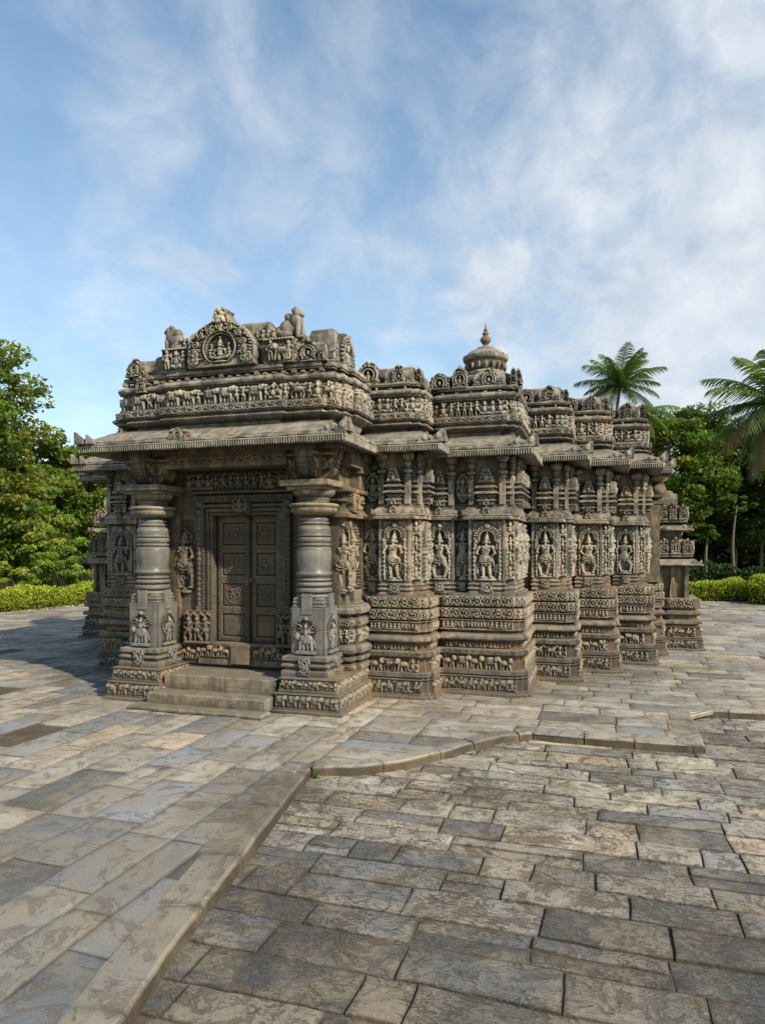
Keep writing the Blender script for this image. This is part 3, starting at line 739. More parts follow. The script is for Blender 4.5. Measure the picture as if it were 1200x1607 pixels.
TZ = dict(a=4.57, b=4.65, c=4.78, d=5.06, e=5.09, f=5.18, g=5.235, h=5.30)
def parapet(P, parent, seed, sides='fr', domes=(), kudus=(), zo=0., ztop=5.57):
    mb = MB(); z = zo
    pr = [(-.16, 4.38), (-.12, 4.5), (-.06, 4.55), (-.0, 4.565), (0, 4.60), (-.03, 4.61), (-.03, 4.64), (.015, 4.65), (.015, 4.78), (-.075, 4.785), (-.075, 5.055), (-.03, 5.06), (-.03, 5.085), (.0, 5.09), (.02, 5.13), (0, 5.165), (-.03, 5.18),
          (-.11, 5.185), (-.11, 5.23), (-.05, 5.235), (-.05, 5.255), (-.03, 5.26), (-.03, 5.295), (-.06, 5.30), (-.14, 5.305)]
    mb.sweep(P, [(o, q + z) for o, q in pr], True, True, .005)
    for o_, za, zb_ in ((-.002, 4.565, 4.60), (-.032, 5.06, 5.088), (-.052, 5.232, 5.258)):
        strips(mb, P, o_, za + z, zb_ + z, lambda a, b, q: cv_teeth(a, b, .045, .02, .0095), .08, sides)
    o = mb.build('parapet', M_roof, parent)
    r = MB()
    strips(r, P, .017, 4.655 + z, 4.775 + z, lambda w, h, s: cv_scroll(w, h, s + seed, .022, .0095, (seed + 1) % 3), .07, sides)
    strips(r, P, -.073, 4.785 + z, 5.055 + z, lambda w, h, s: cv_animals(w, h, 'pps' if seed else 'eeehp', s + seed, .085, .0105, .4), .07, sides)
    # knobs on the middle cornice
    Q = offs(P, .0); n = len(Q)
    for i in range(n):
        a, b = Q[i], Q[(i + 1) % n]; L = np.hypot(*(b - a)); dd = (b - a) / L
        if L < .2 or dd[1] > .5 and 'r' not in sides or dd[0] < -.5 or dd[1] < -.5: continue
        k = max(1, int(L / .22))
        for j in range(k):
            c = a + dd * L * (j + .5) / k - np.array((dd[1], -dd[0])) * .04
            if random.random() < .3: r.ellipsoid((c[0], c[1], 5.19 + z), (.028, .028, .045), n=8)
            else: r.box(c[0] - .03, c[0] + .03, c[1] - .025, c[1] + .025, 5.17 + z, 5.205 + z, .002)
    r.build('figure_frieze', M_stone, parent)
    t = MB()
    x0, x1 = min(p[0] for p in P), max(p[0] for p in P); y0, y1 = min(p[1] for p in P), max(p[1] for p in P)
    t.sweep(rect(x0 + .12, x1 - .22, y0 + .28, y1), [(0, 5.29 + z), (0, ztop + z - .03), (-.04, ztop + z)], True, False, .006)
    for (a, b, v, dp, zt) in domes:
        H = zt - 5.30
        t.sweep(rect(a, b, v, v + dp), [(0, 5.29 + z), (.02, 5.30 + z), (.02, 5.34 + z), (0, 5.35 + z), (.0, 5.30 + H * .5 + z), (-.02, 5.30 + H * .7 + z), (-.06, 5.30 + H * .88 + z), (-.12, 5.30 + H + z)], True, False, .005, cham=.004)
        cx = (a + b) / 2; w = b - a
        t.relief(cv_kudu(w * .5, H * 1.15, seed + 3, .05), (cx, v - .015, 5.30 + z), (1, 0, 0), (0, -1, 0), cut=True, thick=.12)
        for sx in (-1, 1): t.relief(cv_kudu(w * .2, H * .5, seed + 4, .03), (cx + sx * w * .38, v - .01, 5.30 + z), (1, 0, 0), (0, -1, 0), cut=True, thick=.08)
        t.relief(cv_kudu(min(.28, dp * .7), H * .95, seed + 6, .045), (b + .015, v + dp * .5, 5.30 + z), (0, 1, 0), (1, 0, 0), cut=True, thick=.1)
    for (cx, v, w, zt, fg) in kudus:
        t.relief(cv_kudu(w, zt - 5.29, seed + int(cx * 9), .07, fg, .009), (cx, v, 5.29 + z), (1, 0, 0), (0, -1, 0), cut=True, thick=.16)
    t.build('roof_crest', M_roof, parent)
    return o

# ================================================================== TEMPLE
temple = empty('temple', (-4.5, 13.0, 0), 'ornate carved grey stone temple with pillared porch, stepped wall bays and small domed roof', 'temple')

def wall_bay(u0, u1, v0, v1, wall_u0, wall_u1, wall_v, lab):
    """the plain wall block of a bay: the part the carved sub-parts hang on"""
    mb = MB(); mb.sweep(rect(wall_u0, wall_u1, wall_v, v1), [(0, 1.6), (0, 4.6)], True, False, .004, .2)
    o = mb.build('wall_bay', M_stone, temple)
    if lab: o['label'] = lab
    if wall_v < 16.5:
        P = rect(wall_u0, wall_u1 + .01, wall_v - .02, v1); sd_ = 'fr' if wall_u0 > -9 else 'f'
        mb = MB()
        mb.sweep(P, [(.03, 1.66), (.03, 1.745), (0, 1.75), (0, 1.765), (.028, 1.78), (.035, 1.80), (.028, 1.82), (0, 1.83), (0, 1.845), (.024, 1.86), (.028, 1.875), (.022, 1.885), (0, 1.895), (0, 1.92), (-.01, 1.925)], True, False, .003)
        mb.sweep(P, [(-.02, 2.97), (.03, 3.0), (.08, 2.985), (.08, 3.045), (.092, 3.05), (.092, 3.075), (.06, 3.085), (.05, 3.14), (.03, 3.185), (.015, 3.21), (0.01, 3.25), (-.05, 3.26)], True, True, .004, .07)
        mb.build('wall_moulding', M_stone, o)
        mb = MB(); tw = MB(); y = wall_v + .02; i = 0; us = wall_u1
        while y < min(v1, wall_v + 2.3) - .3:
            mb.relief(cv_deity(.34, 1.04, int(y * 31) + i, i % 3, i % 2 == 0, .10), (us + .012, y + .17, 1.93), (0, 1, 0), (1, 0, 0))
            tower(tw, us, y + .17, .12, 3.26, 3.87, (0, 1), i)
            colonette(tw, us + .02, y + .36, 3.24, 4.12, .032); y += .40; i += 1
        colonette(tw, wall_u1 - .03, wall_v - .02, 3.24, 4.12, .03)
        mb.build('side_relief', M_stone, o); tw.build('miniature_tower', M_stone, o)
    return o

# bay next to the porch
b = wall_bay(-4.0, -2.62, 11.0, 14.0, -4.1, -2.9, 11.40, 'wall bay directly right of the porch')
plinth(bay_poly(-3.95, -2.62, 11.0, 14.0), b, 2)
niche(b, -3.57, -3.05, 11.20, 11.9, 101, 0, .42)
slot_figure(b, -3.93, -3.6, 11.39, 203, True)
eave(rect(-4.2, -2.42, 10.78, 14.0), b, seed=1, medal=[])
parapet(bay_poly(-4.2, -2.80, 11.12, 14.0, .07, .2), b, 1, domes=[(-3.50, -3.0, 11.25, .45, 5.60)], kudus=[(-3.78, 11.2, .40, 5.74, True), (-2.93, 11.35, .12, 5.6, False)], ztop=5.62)
# wide bay
b = wall_bay(-2.9, -1.15, 11.65, 16, -2.95, -1.42, 12.05, 'wide wall bay with two niches')
plinth(bay_poly(-2.85, -1.15, 11.65, 16.0), b, 3)
niche(b, -2.94, -2.45, 11.90, 12.5, 107, 2, 0, right=False, canopy=.09)
niche(b, -2.15, -1.55, 11.85, 12.6, 104, 0, .42)
slot_figure(b, -2.43, -2.17, 12.03, 205, True)
eave(rect(-2.9, -1.02, 11.42, 16.0), b, z=4.03, seed=2)
parapet(bay_poly(-2.95, -1.30, 11.80, 16.0, .07, .2), b, 2, domes=[(-2.1, -1.55, 11.92, .5, 5.60)], kudus=[(-2.68, 11.85, .38, 5.6, False), (-2.32, 11.86, .30, 5.70, True), (-1.42, 12.0, .12, 5.66, False), (-1.38, 12.4, .14, 5.74, False)])
# three receding bays
b = wall_bay(-1.4, -.35, 13.3, 17, -1.7, -.58, 13.70, 'wall bay just behind the wide one')
plinth(bay_poly(-1.5, -.35, 13.3, 17.0), b, 4)
niche(b, -1.23, -.76, 13.50, 14.2, 131, 1, .42)
slot_figure(b, -1.52, -1.26, 13.68, 208)
eave(rect(-1.6, -.17, 13.0, 17.0), b, z=4.09, seed=3)
parapet(bay_poly(-1.6, -.50, 13.42, 17, .07, .18), b, 4, domes=[(-1.12, -.72, 13.55, .45, 5.62)], kudus=[(-1.35, 13.5, .30, 5.6, False), (-.62, 13.7, .12, 5.6, False)], ztop=5.62)
b = wall_bay(-.4, .39, 14.45, 18, -.8, .17, 14.86, 'middle receding wall bay')
plinth(bay_poly(-.65, .39, 14.45, 18), b, 5)
niche(b, -.47, .03, 14.65, 15.3, 128, 2, .42)
slot_figure(b, -.7, -.49, 14.84, 211)
eave(rect(-.8, .58, 14.2, 18), b, z=4.11, seed=4)
parapet(bay_poly(-.8, .24, 14.58, 18, .07, .18), b, 5, domes=[(-.36, .03, 14.7, .45, 5.62)], kudus=[(-.56, 14.65, .28, 5.62, False), (.12, 14.85, .12, 5.62, False)], ztop=5.62)
b = wall_bay(.4, 1.17, 15.72, 19, -.1, .95, 16.13, 'last receding wall bay before the plain wall')
plinth(bay_poly(.1, 1.17, 15.72, 19), b, 6)
niche(b, .29, .78, 15.92, 16.6, 116, 2, .42)
slot_figure(b, .06, .27, 16.11, 214)
eave(rect(-.1, 1.30, 15.45, 19), b, z=4.17, seed=5, rise=.38)
parapet(bay_poly(-.1, 1.04, 15.85, 19, .07, .18), b, 7, domes=[(.38, .78, 15.97, .45, 5.66)], kudus=[(.2, 15.92, .26, 5.62, False), (.9, 16.2, .14, 5.72, False)], zo=.02)
# plain wall behind, its eave and a rounded capital
b = wall_bay(1.2, 1.6, 17.0, 21, .5, 1.22, 17.35, 'plain ochre wall at the right end')
plinth(bay_poly(.6, 1.48, 17.2, 21), b, 8)
eave(rect(.6, 1.60, 16.95, 21), b, z=4.20, rise=.36)
mb = MB(); mb.box(.9, 1.33, 17.22, 17.7, 1.7, 3.55, .004)
mb.box(1.0, 1.45, 17.2, 17.6, 3.52, 3.6, .003); mb.box(.95, 1.40, 17.22, 17.6, 3.68, 3.74, .003)
mb.lathe(1.3, 17.4, [(.12, 3.55), (.12, 3.68), (.14, 3.72), (.17, 3.78), (.19, 3.83), (.19, 3.88), (.17, 3.93), (.13, 4.0), (.13, 4.04), (.2, 4.08), (.22, 4.15), (.22, 4.3)], 22); mb.build('pilaster', M_ochre, b)
# left wing bays
b = wall_bay(-10, -8, 11.75, 15, -9.85, -7.6, 12.15, 'shaded wall bay left of the porch')
plinth(bay_poly(-9.98, -8.2, 11.75, 15), b, 9)
niche(b, -9.76, -9.1, 11.98, 12.6, 119, 1, .3)
eave(rect(-10.2, -7.9, 11.45, 15), b, z=4.05, sides='frl')
parapet(bay_poly(-9.75, -8.2, 11.95, 15, .07, .2), b, 8, domes=[(-9.5, -8.9, 12.05, .5, 5.6)], ztop=5.5)
b = wall_bay(-11.3, -9.8, 13.5, 17, -11.1, -9.6, 13.9, 'shaded receding wall bay at the far left')
plinth(bay_poly(-11.2, -9.6, 13.5, 17), b, 10)
niche(b, -11.0, -10.45, 13.7, 14.3, 122, 0, 0, right=False)
eave(rect(-11.55, -9.6, 13.2, 17), b, z=4.05, sides='frl')

# roof mass behind the parapets, following the stepped plan
mb = MB()
for (a, c_, v, z1, e) in ((-9.9, -2.95, 12.6, 5.45, 17), (-3.0, -1.7, 12.6, 5.50, 19), (-9.0, -.85, 14.2, 5.5, 21), (-9, -.05, 15.5, 5.5, 22), (-8, .75, 16.8, 5.48, 22.5)):
    mb.sweep(rect(a, c_, v, e), [(0, 4.3), (0, z1 - .05), (-.05, z1)], True, False, .006, .3)
mb.build('roof', M_roof, temple)
mb = MB()
for (a, c_, v, e) in ((-9.5, -3.2, 12.5, 17), (-9.5, -1.6, 13, 19), (-9.0, -.8, 14.6, 21), (-9, .8, 17.2, 22.5), (-11.0, -8, 14.4, 18)):
    mb.sweep(rect(a, c_, v, e), [(0, 0), (0, 4.55)], True, False, .006, .4)
mb.build('rear_wall', M_ochre, temple)

# little ribbed dome and finial
D = (-2.2, 13.9)
mb = MB()
mb.lathe(*D, [(.36, 5.4), (.36, 5.95), (.40, 5.98), (.40, 6.02), (.33, 6.05), (.35, 6.12), (.37, 6.2), (.39, 6.24), (.44, 6.27), (.45, 6.30), (.43, 6.33)], 56, ribs=28, ribd=.02, wear=.006)
mb.lathe(*D, [(.44, 6.30), (.455, 6.335), (.42, 6.36), (.38, 6.385), (.34, 6.43), (.28, 6.47), (.2, 6.50), (.16, 6.51), (.17, 6.535), (.11, 6.55), (.09, 6.56)], 56, ribs=28, ribd=.018, wear=.006)
for i in range(18):
    a = i / 18 * 2 * math.pi
    mb.ellipsoid((D[0] + .40 * math.cos(a), D[1] + .40 * math.sin(a), 6.13), (.035, .035, .07), n=8)
    mb.ellipsoid((D[0] + .44 * math.cos(a + .17), D[1] + .44 * math.sin(a + .17), 6.345), (.02, .02, .03), n=6)
dome = mb.build('dome', M_roof, temple)
mb = MB()
mb.lathe(*D, [(.09, 6.54), (.075, 6.565), (.055, 6.59), (.05, 6.62), (.075, 6.64), (.105, 6.68), (.11, 6.71), (.09, 6.75), (.055, 6.78), (.045, 6.80), (.065, 6.825), (.07, 6.84), (.04, 6.86), (.03, 6.88), (.042, 6.9), (.042, 6.915), (.022, 6.93), (.018, 6.96), (.006, 7.04), (.002, 7.06)], 28)
mb.build('finial', M_ochre, dome)

# ------------------------------------------------------------------ PORCH
mb = MB()
mb.box(-6.75, -4.75, 9.62, 10.5, .0, .455, .006, .02, .12); mb.build('porch_floor', M_step, temple)
mb = MB(); mb.box(-6.82, -4.76, 9.27, 9.64, 0, .225, .012, .025, .1); o = mb.build('entrance_step', M_step, temple)
mb = MB(); mb.box(-6.98, -4.68, 8.98, 9.3, -.01, .06, .008, .02, .1); o = mb.build('entrance_step', M_step, temple)

def pillar(cx, cy, seed, plx0, plx1, lab):
    pl = [(plx0, 9.52), (plx1, 9.52), (plx1, 11.1), (plx0, 11.1)]
    base = MB()
    base.sweep(pl, [(.05, 0), (.05, .04), (0, .045), (0, .08), (-.02, .085), (-.02, .27), (-.0, .28), (0, .29), (-.06, .295), (-.06, .305), (-.055, .31), (-.055, .345), (-.075, .35), (-.075, .49), (-.055, .5), (-.055, .515)], True, False, .006)
    a = MB()
    strips(a, pl, -.018, .085, .27, lambda w, h, s: cv_animals(w, h, 'eee', s + seed, .05, .0095, 0), .1, 'fr')
    strips(a, pl, -.073, .35, .49, lambda w, h, s: cv_animals(w, h, 'hel', s + seed + 3, .045, .0085, .2), .1, 'fr')
    q = .29
    B = rect(cx - q, cx + q, cy - q, cy + q)
    base.sweep(B, [(.10, .50), (.105, .56), (.10, .60), (.05, .61), (.05, .64), (.10, .66), (.10, .70), (.04, .71), (.04, .74), (.09, .75), (.09, .82), (.02, .83)], True, False, .005)
    p = base.build('pillar', M_plinth, temple); p['label'] = lab
    a.build('animal_frieze', M_plinth, p)
    bk = MB(); c = .045
    oct_ = [(cx - q + c, cy - q), (cx + q - c, cy - q), (cx + q - c, cy - q + c), (cx + q, cy - q + c), (cx + q, cy + q), (cx - q, cy + q), (cx - q, cy - q + c), (cx - q + c, cy - q + c)]
    bk.sweep(oct_, [(0, .82), (0, 1.56), (-.01, 1.57)], True, False, .003)
    bk.sweep(rect(cx - .24, cx + .24, cy - .24, cy + .24), [(0, 1.55), (.02, 1.59), (.0, 1.61), (.0, 1.62), (.02, 1.645), (0.0, 1.67), (0, 1.685), (.01, 1.70), (-.02, 1.73)], True, False, .003)
    for d, n in (((1, 0), (0, -1)), ((0, 1), (1, 0))):
        ox, oy = cx + n[0] * (q - .005), cy + n[1] * (q - .005)
        # cresting wedge, scroll tablet below and mounted deity
        t = Cv(.2, .32, .01, 0); m = (abs(t.X) < .085) | (t.Y < .2 * (1 - abs(t.X) / .1) + .02); t.H[m] = .02; bk.relief(t, (ox, oy, 1.47), (*d, 0), (*n, 0), cut=True, thick=.06)
        t = cv_scroll(.19, .27, seed, .015, .008, 0); bk.relief(t, (ox + n[0] * .125, oy + n[1] * .125, .535), (*d, 0), (*n, 0), edge=-.1)
        t = Cv(.40, .58, .0085, 0)
        R0 = .17; torana(t, 0, .36, R0, .07, .035, seed, 0.012, -.9)
        t.disc(0, .36, R0 * .9, .012)
        t.rect(-.17, .17, 0, .045, .06); t.rect(-.15, .15, .0, .36, .012)
        if n[0]: fig_stamp(t, 0, .05, .42, 1, STAND, .055, .012)
        else:
            fig_stamp(t, 0.0, .045, .30, -1 if seed % 2 else -1, [x for x in ELEPH[:6]] + [('e', .5, .76, .16, .15, 1.1), ('c', .5, .9, .46, 1.02, .04, .02, .7), ('c', -.42, .6, -.5, .2, .04, .03, .5)], .06, .012)
            fig_stamp(t, .0, .23, .24, 1, SEAT, .06, .012)
            for s_ in (-1, 1):
                for q_ in (.33, .39, .45): t.cap(0, .36, s_ * .12, q_, .016, .012, .035, .012)
        t.H[t.H < .0119] = 0
        bk.relief(t, (ox + n[0] * .004, oy + n[1] * .004, .86), (*d, 0), (*n, 0), cut=True, thick=.03)
    bk.build('pillar_base', M_pol, p)
    sh = MB()
    pr = [(.22, 1.70), (.235, 1.71), (.275, 1.725), (.285, 1.745), (.275, 1.765), (.235, 1.78), (.232, 1.795), (.285, 1.81), (.292, 1.84), (.28, 1.868), (.24, 1.88), (.238, 1.893), (.275, 1.905), (.288, 1.93), (.276, 1.955), (.236, 1.968), (.235, 1.98), (.27, 1.99), (.27, 2.015),
          (.24, 2.025), (.238, 2.045), (.262, 2.055), (.27, 2.07), (.285, 2.085), (.285, 2.105), (.27, 2.13), (.262, 2.2), (.268, 2.28), (.277, 2.37), (.280, 2.44), (.274, 2.49), (.262, 2.515), (.242, 2.523), (.242, 2.533), (.27, 2.54), (.27, 2.568), (.244, 2.576), (.244, 2.586), (.264, 2.6),
          (.272, 2.63), (.268, 2.665), (.244, 2.673), (.244, 2.683), (.27, 2.69), (.27, 2.712), (.252, 2.722), (.262, 2.75), (.266, 2.79), (.258, 2.83), (.236, 2.85), (.215, 2.858), (.215, 2.87), (.24, 2.88), (.242, 2.905), (.216, 2.915), (.214, 2.925), (.232, 2.945), (.228, 2.975), (.205, 2.985), (.205, 3.02)]
    sh.lathe(cx, cy, pr, 64, wear=.004)
    sh.build('shaft', M_pol, p)
    cp = MB()
    cp.lathe(cx, cy, [(.2, 3.0), (.30, 3.035), (.35, 3.055), (.37, 3.09), (.37, 3.12), (.355, 3.135), (.39, 3.155), (.4, 3.18), (.36, 3.2), (.26, 3.21), (.24, 3.225), (.24, 3.26), (.255, 3.275), (.25, 3.285), (.27, 3.30), (.31, 3.33), (.335, 3.37), (.34, 3.41), (.32, 3.425)], 56, wear=.003)
    cp.sweep(rect(cx - .36, cx + .36, cy - .36, cy + .36), [(-.04, 3.41), (-.03, 3.455), (.04, 3.46), (.05, 3.48), (.05, 3.555), (.02, 3.56)], True, True, .005, cham=.006)
    cp.build('capital', M_step, p)
    br = MB()
    br.box(cx - .2, cx + .2, cy - .2, cy + .2, 3.55, 4.12, .004)
    for d in ((1, 0), (-1, 0), (0, -1), (0, 1)):
        dx, dy = d; nx, ny = -dy, dx
        prof = [(.12, 3.57), (.2, 3.575), (.26, 3.60), (.32, 3.66), (.36, 3.72), (.36, 3.76), (.38, 3.76), (.38, 3.82), (.4, 3.82), (.4, 3.90), (.43, 3.91), (.43, 4.0), (.45, 4.0), (.45, 4.12), (.12, 4.12)]
        for w_, dd in ((.15, 0.),(.06, .018)):
            V = []; k = len(prof)
            for s_ in (-w_, w_):
                for (o_, z_) in prof: V.append((cx + dx * (o_ + dd) + nx * s_, cy + dy * (o_ + dd) + ny * s_, z_))
            F = [[i, (i + 1) % k, k + (i + 1) % k, k + i] for i in range(k)]
            br.add(V, [np.array(F), np.arange(k)[None, ::-1], (np.arange(k) + k)[None]])
        t = Cv(.30, .42, .01)
        t.ring(-.06, .16, .08, .02, .03); t.ring(-.06, .16, .04, .016, .03); t.ell(.08, .2, .06, .04, .03, 0, .7); t.rect(-.15, .15, .3, .34, .02)
        br.relief(t, (cx + nx * .15 + dx * .26, cy + ny * .15 + dy * .26, 3.66), (dx, dy, 0), (nx, ny, 0))
        br.relief(t, (cx - nx * .15 + dx * .26, cy - ny * .15 + dy * .26, 3.66), (dx, dy, 0), (-nx, -ny, 0))
    br.build('bracket', M_ochre, p)
    return p
pillar(-4.33, 10.12, 5, -4.75, -3.67, 'right porch pillar, lathe-turned')
pillar(-7.33, 10.12, 8, -7.80, -6.76, 'left porch pillar, lathe-turned')

# beams under the eave
mb = MB()
mb.box(-8.0, -3.75, 9.86, 10.36, 4.05, 4.35, .004); mb.box(-6.95, -4.72, 9.92, 10.30, 3.82, 4.06, .004)
mb.box(-7.9, -3.85, 10.3, 12.0, 4.1, 4.4, .004)
for a, c_ in ((-7.85, -6.98), (-4.70, -3.80)): mb.box(a, c_, 10.40, 11.4, 3.82, 4.12, .004)
t = cv_scroll(2.2, .13, 3, .014, .011, 2)
mb.relief(t, (-5.83, 9.916, 3.88), (1, 0, 0), (0, -1, 0))
mb.build('beam', M_ochre, temple)

# side walls of the porch: plinth, guardian panel and lattice window
mb = MB(); mb.sweep(rect(-4.75, -4.02, 10.42, 11.5), [(0, .4), (0, 4.2)], False, False, .003, .2)
sw = mb.build('side_wall', M_ochre, temple); sw['label'] = 'right side wall of the porch with pierced window'
mb = MB(); P = [(-4.3, 10.42), (-3.80, 10.42), (-3.80, 10.60), (-3.72, 10.60), (-3.72, 11.3), (-4.3, 11.3)]
mb.sweep(P, [(0, .5), (.0, .62), (-.05, .63), (-.05, .66), (.03, .67), (.03, .73), (-.04, .74), (-.04, .78), (.04, .79), (.05, .86), (.02, .9), (-.04, .93), (-.06, .95), (-.06, 1.2), (-.03, 1.21), (-.03, 1.36), (-.08, 1.37), (-.08, 1.41), (.02, 1.43), (.03, 1.5), (-.02, 1.56), (-.12, 1.58), (-.16, 1.62), (-.16, 1.8)], True, False, .006)
mb.build('plinth', M_step, sw)
mb = MB(); strips(mb, P, -.058, .96, 1.19, lambda w, h, s: cv_animals(w, h, 'psl', s, .06, .01), .1, 'fr'); strips(mb, P, -.028, 1.22, 1.35, lambda w, h, s: cv_scroll(w, h, s, .02, .009), .1, 'fr')
strips(mb, P, .003, .51, .61, lambda w, h, s: cv_scroll(w, h, s, .02, .009), .1, 'fr')
mb.build('figure_frieze', M_step, sw)
mb = MB(); mb.box(-4.1, -3.93, 10.44, 10.80, 1.75, 3.0, .003); mb.relief(cv_deity(.34, 1.2, 77, 0, False, .11), (-3.93, 10.62, 1.78), (0, 1, 0), (1, 0, 0)); mb.build('guardian_relief', M_step, sw)
mb = MB(); mb.relief(cv_deity(.24, 1.15, 79, 1, True, .09), (-3.96, 10.5, 1.78), (1, 0, 0), (0, -1, 0)); mb.build('guardian_relief', M_step, sw)
mb = MB()
for i in range(5):
    y = 10.86 + i * .11; mb.box(-4.03, -3.965, y - .016, y + .016, 1.80, 2.98, .002)
for z in (1.84, 1.89, 1.94, 2.02, 2.07, 2.12, 2.52, 2.57, 2.62, 2.74, 2.79, 2.84, 2.92):
    mb.box(-4.025, -3.955, 10.83, 11.33, z - .012, z + .012, .002)
mb.box(-4.05, -3.94, 10.79, 10.84, 1.76, 3.0, .002); mb.box(-4.05, -3.93, 11.30, 11.40, 1.76, 3.0, .002)
mb.build('lattice_window', M_ochre, sw)
mb = MB(); mb.sweep([(-4.4, 10.42), (-3.93, 10.42), (-3.93, 11.4), (-4.4, 11.4)], [(0, 2.98), (.05, 3.0), (.1, 2.99), (.11, 3.06), (.07, 3.09), (.03, 3.14), (0, 3.16), (0, 3.24), (.05, 3.25), (.06, 3.29), (0, 3.31), (0, 3.38), (.12, 3.41), (.13, 3.47), (.02, 3.49)], True, True, .006)
mb.relief(cv_kudu(.34, .42, 5, .05), (-3.82, 10.62, 3.08), (0, 1, 0), (1, 0, 0), cut=True, thick=.15)
mb.lathe(-4.0, 11.12, [(.1, 3.1), (.14, 3.15), (.15, 3.2), (.1, 3.24), (.14, 3.28), (.17, 3.33), (.15, 3.38), (.1, 3.4), (.2, 3.44)], 20)
mb.box(-4.2, -3.86, 10.95, 11.3, 3.49, 3.75, .003); mb.box(-4.2, -3.80, 10.9, 11.35, 3.75, 3.95, .003); mb.box(-4.2, -3.74, 10.85, 11.4, 3.95, 4.15, .003)
mb.build('bracket', M_ochre, sw)
mb = MB(); mb.sweep(rect(-7.86, -7.0, 10.42, 12.0), [(0, .4), (0, 4.2)], False, False, .003, .2)
mb.relief(cv_deity(.40, 1.25, 81, 0, False, .12), (-6.998, 10.70, 1.80), (0, 1, 0), (1, 0, 0))
lw = mb.build('side_wall', M_ochre, temple); lw['label'] = 'left side wall of the porch'

# doorway
VD = 10.50
wm = MB(); wm.box(-7.05, -6.40, VD, VD + .5, .5, 4.1, .004); wm.box(-5.15, -4.6, VD, VD + .5, .5, 4.1, .004); wm.box(-6.41, -5.14, VD, VD + .5, 3.07, 4.1, .004)
wm.relief(cv_deity(.30, 1.3, 83, 2, False, .11, .0085), (-6.90, VD - .002, 1.70), (1, 0, 0), (0, -1, 0))
wm.box(-7.05, -4.6, VD - .03, VD + .6, .3, .80, .005)
door = wm.build('doorway', M_jamb, temple); door['label'] = 'carved porch doorway surround'
mb = MB()   # nested jambs and lintels
for k, (o_, dv, w_) in enumerate(((.0, .03, .05), (.06, .0, .06), (.135, -.03, .055))):
    for sx in (-1, 1):
        x = -5.775 + sx * (.615 + o_); mb.box(min(x, x + sx * w_), max(x, x + sx * w_), VD - .05 + dv, VD + .12, .88, 3.07 + o_, .002)
    mb.box(-5.775 - .615 - o_ - w_, -5.775 + .615 + o_ + w_, VD - .052 + dv, VD + .12, 3.06 + o_, 3.06 + o_ + w_, .002)
mb.box(-6.72, -4.83, VD - .10, VD + .1, 3.28, 3.40, .003); mb.box(-6.76, -4.80, VD - .13, VD + .1, 3.43, 3.47, .003)
for x in (-6.62, -4.93):    # turned jamb columns
    mb.box(x - .05, x + .05, VD - .09, VD + .02, .85, 1.5, .002)
    pr = []; z = 1.5
    while z < 3.0:
        pr += [(.04, z), (.052, z + .012), (.052, z + .045), (.04, z + .055), (.036, z + .07)]; z += .075 + .02 * random.random()
    pr += [(.03, 3.05), (.06, 3.09), (.075, 3.13), (.04, 3.17), (.07, 3.22), (.09, 3.26), (.09, 3.3)]
    mb.lathe(x, VD - .05, pr, 18)
mb.box(-5.93, -5.62, VD - .16, VD, 3.08, 3.38, .003)
mb.build('door_frame', M_jamb, door)
mb = MB()
mb.relief(cv_scroll(1.7, .11, 4, .025, .01, 0), (-5.775, VD - .102, 3.285), (1, 0, 0), (0, -1, 0))
t = Cv(.3, .29, .0085); fig_stamp(t, 0, .02, .24, 1, SEAT, .06); fig_stamp(t, -.1, .02, .17, 1, STAND, .04); fig_stamp(t, .1, .02, .17, -1, STAND, .04); t.ring(0, .15, .13, .012, .03)
mb.relief(t, (-5.775, VD - .165, 3.085), (1, 0, 0), (0, -1, 0))
c = cv_animals(2.2, .32, 'pspp', 17, .09, .0095, 0)
for i in range(45): c.ell(-1.08 + i * .049, .3 + .02 * math.sin(i * 1.9), .024, .028, .05)
mb.relief(c, (-5.8, VD - .02, 3.48), (1, 0, 0), (0, -1, 0))
for sx in (-1, 1):      # scroll strips on the jambs
    for o_ in (.09, .165):
        cv = cv_scroll(2.05, .05, 3, .014, .0085, 2); 
        mb.relief(cv, (-5.775 + sx * (.615 + o_), VD - .055 + (.0 if o_ < .1 else -.03), 1.97), (0, 0, 1), (0, -1, 0), up=(1, 0, 0))
mb.build('lintel_carving', M_jamb, door)
for x, w_, sd in ((-6.62, .5, 3), (-4.93, .36, 4)):
    mb = MB(); c = Cv(w_, .56, .0085)
    n = 3 if w_ > .4 else 2
    for i in range(n): fig_stamp(c, (i - (n - 1) / 2) * w_ / n * .95, .03, .47, 1 if i % 2 else -1, STAND if i % 2 else DANCE, .09)
    c.rect(-w_ / 2, w_ / 2, 0, .05, .07)
    for i in range(12): c.ell(-w_ / 2 + i * w_ / 11, .50 + .02 * math.sin(i * 2), .03, .03, .06)
    mb.box(x - w_ / 2, x + w_ / 2, VD - .10, VD + .05, .84, 1.42, .003)
    mb.relief(c, (x, VD - .102, .85), (1, 0, 0), (0, -1, 0)); mb.build('guardian_relief', M_jamb, door)
mb = MB()      # threshold
mb.box(-6.55, -5.0, VD - .09, VD + .3, .60, .875, .004); mb.box(-6.6, -4.95, VD - .11, VD + .28, .5, .62, .004); mb.box(-5.95, -5.6, VD - .16, VD, .53, .86, .004)
for a, c_ in ((-6.28, .6), (-5.28, .55)): mb.relief(cv_animals(c_, .22, 'lll', int(a * 9), .06, .009, 0), (a, VD - .092, .63), (1, 0, 0), (0, -1, 0))
mb.box(-7.0, -6.5, VD - .06, VD + .1, .5, .85, .004); mb.relief(cv_animals(.45, .24, 'll', 7, .06, .009, 0), (-6.78, VD - .062, .58), (1, 0, 0), (0, -1, 0))
mb.build('threshold', M_ochre, door)
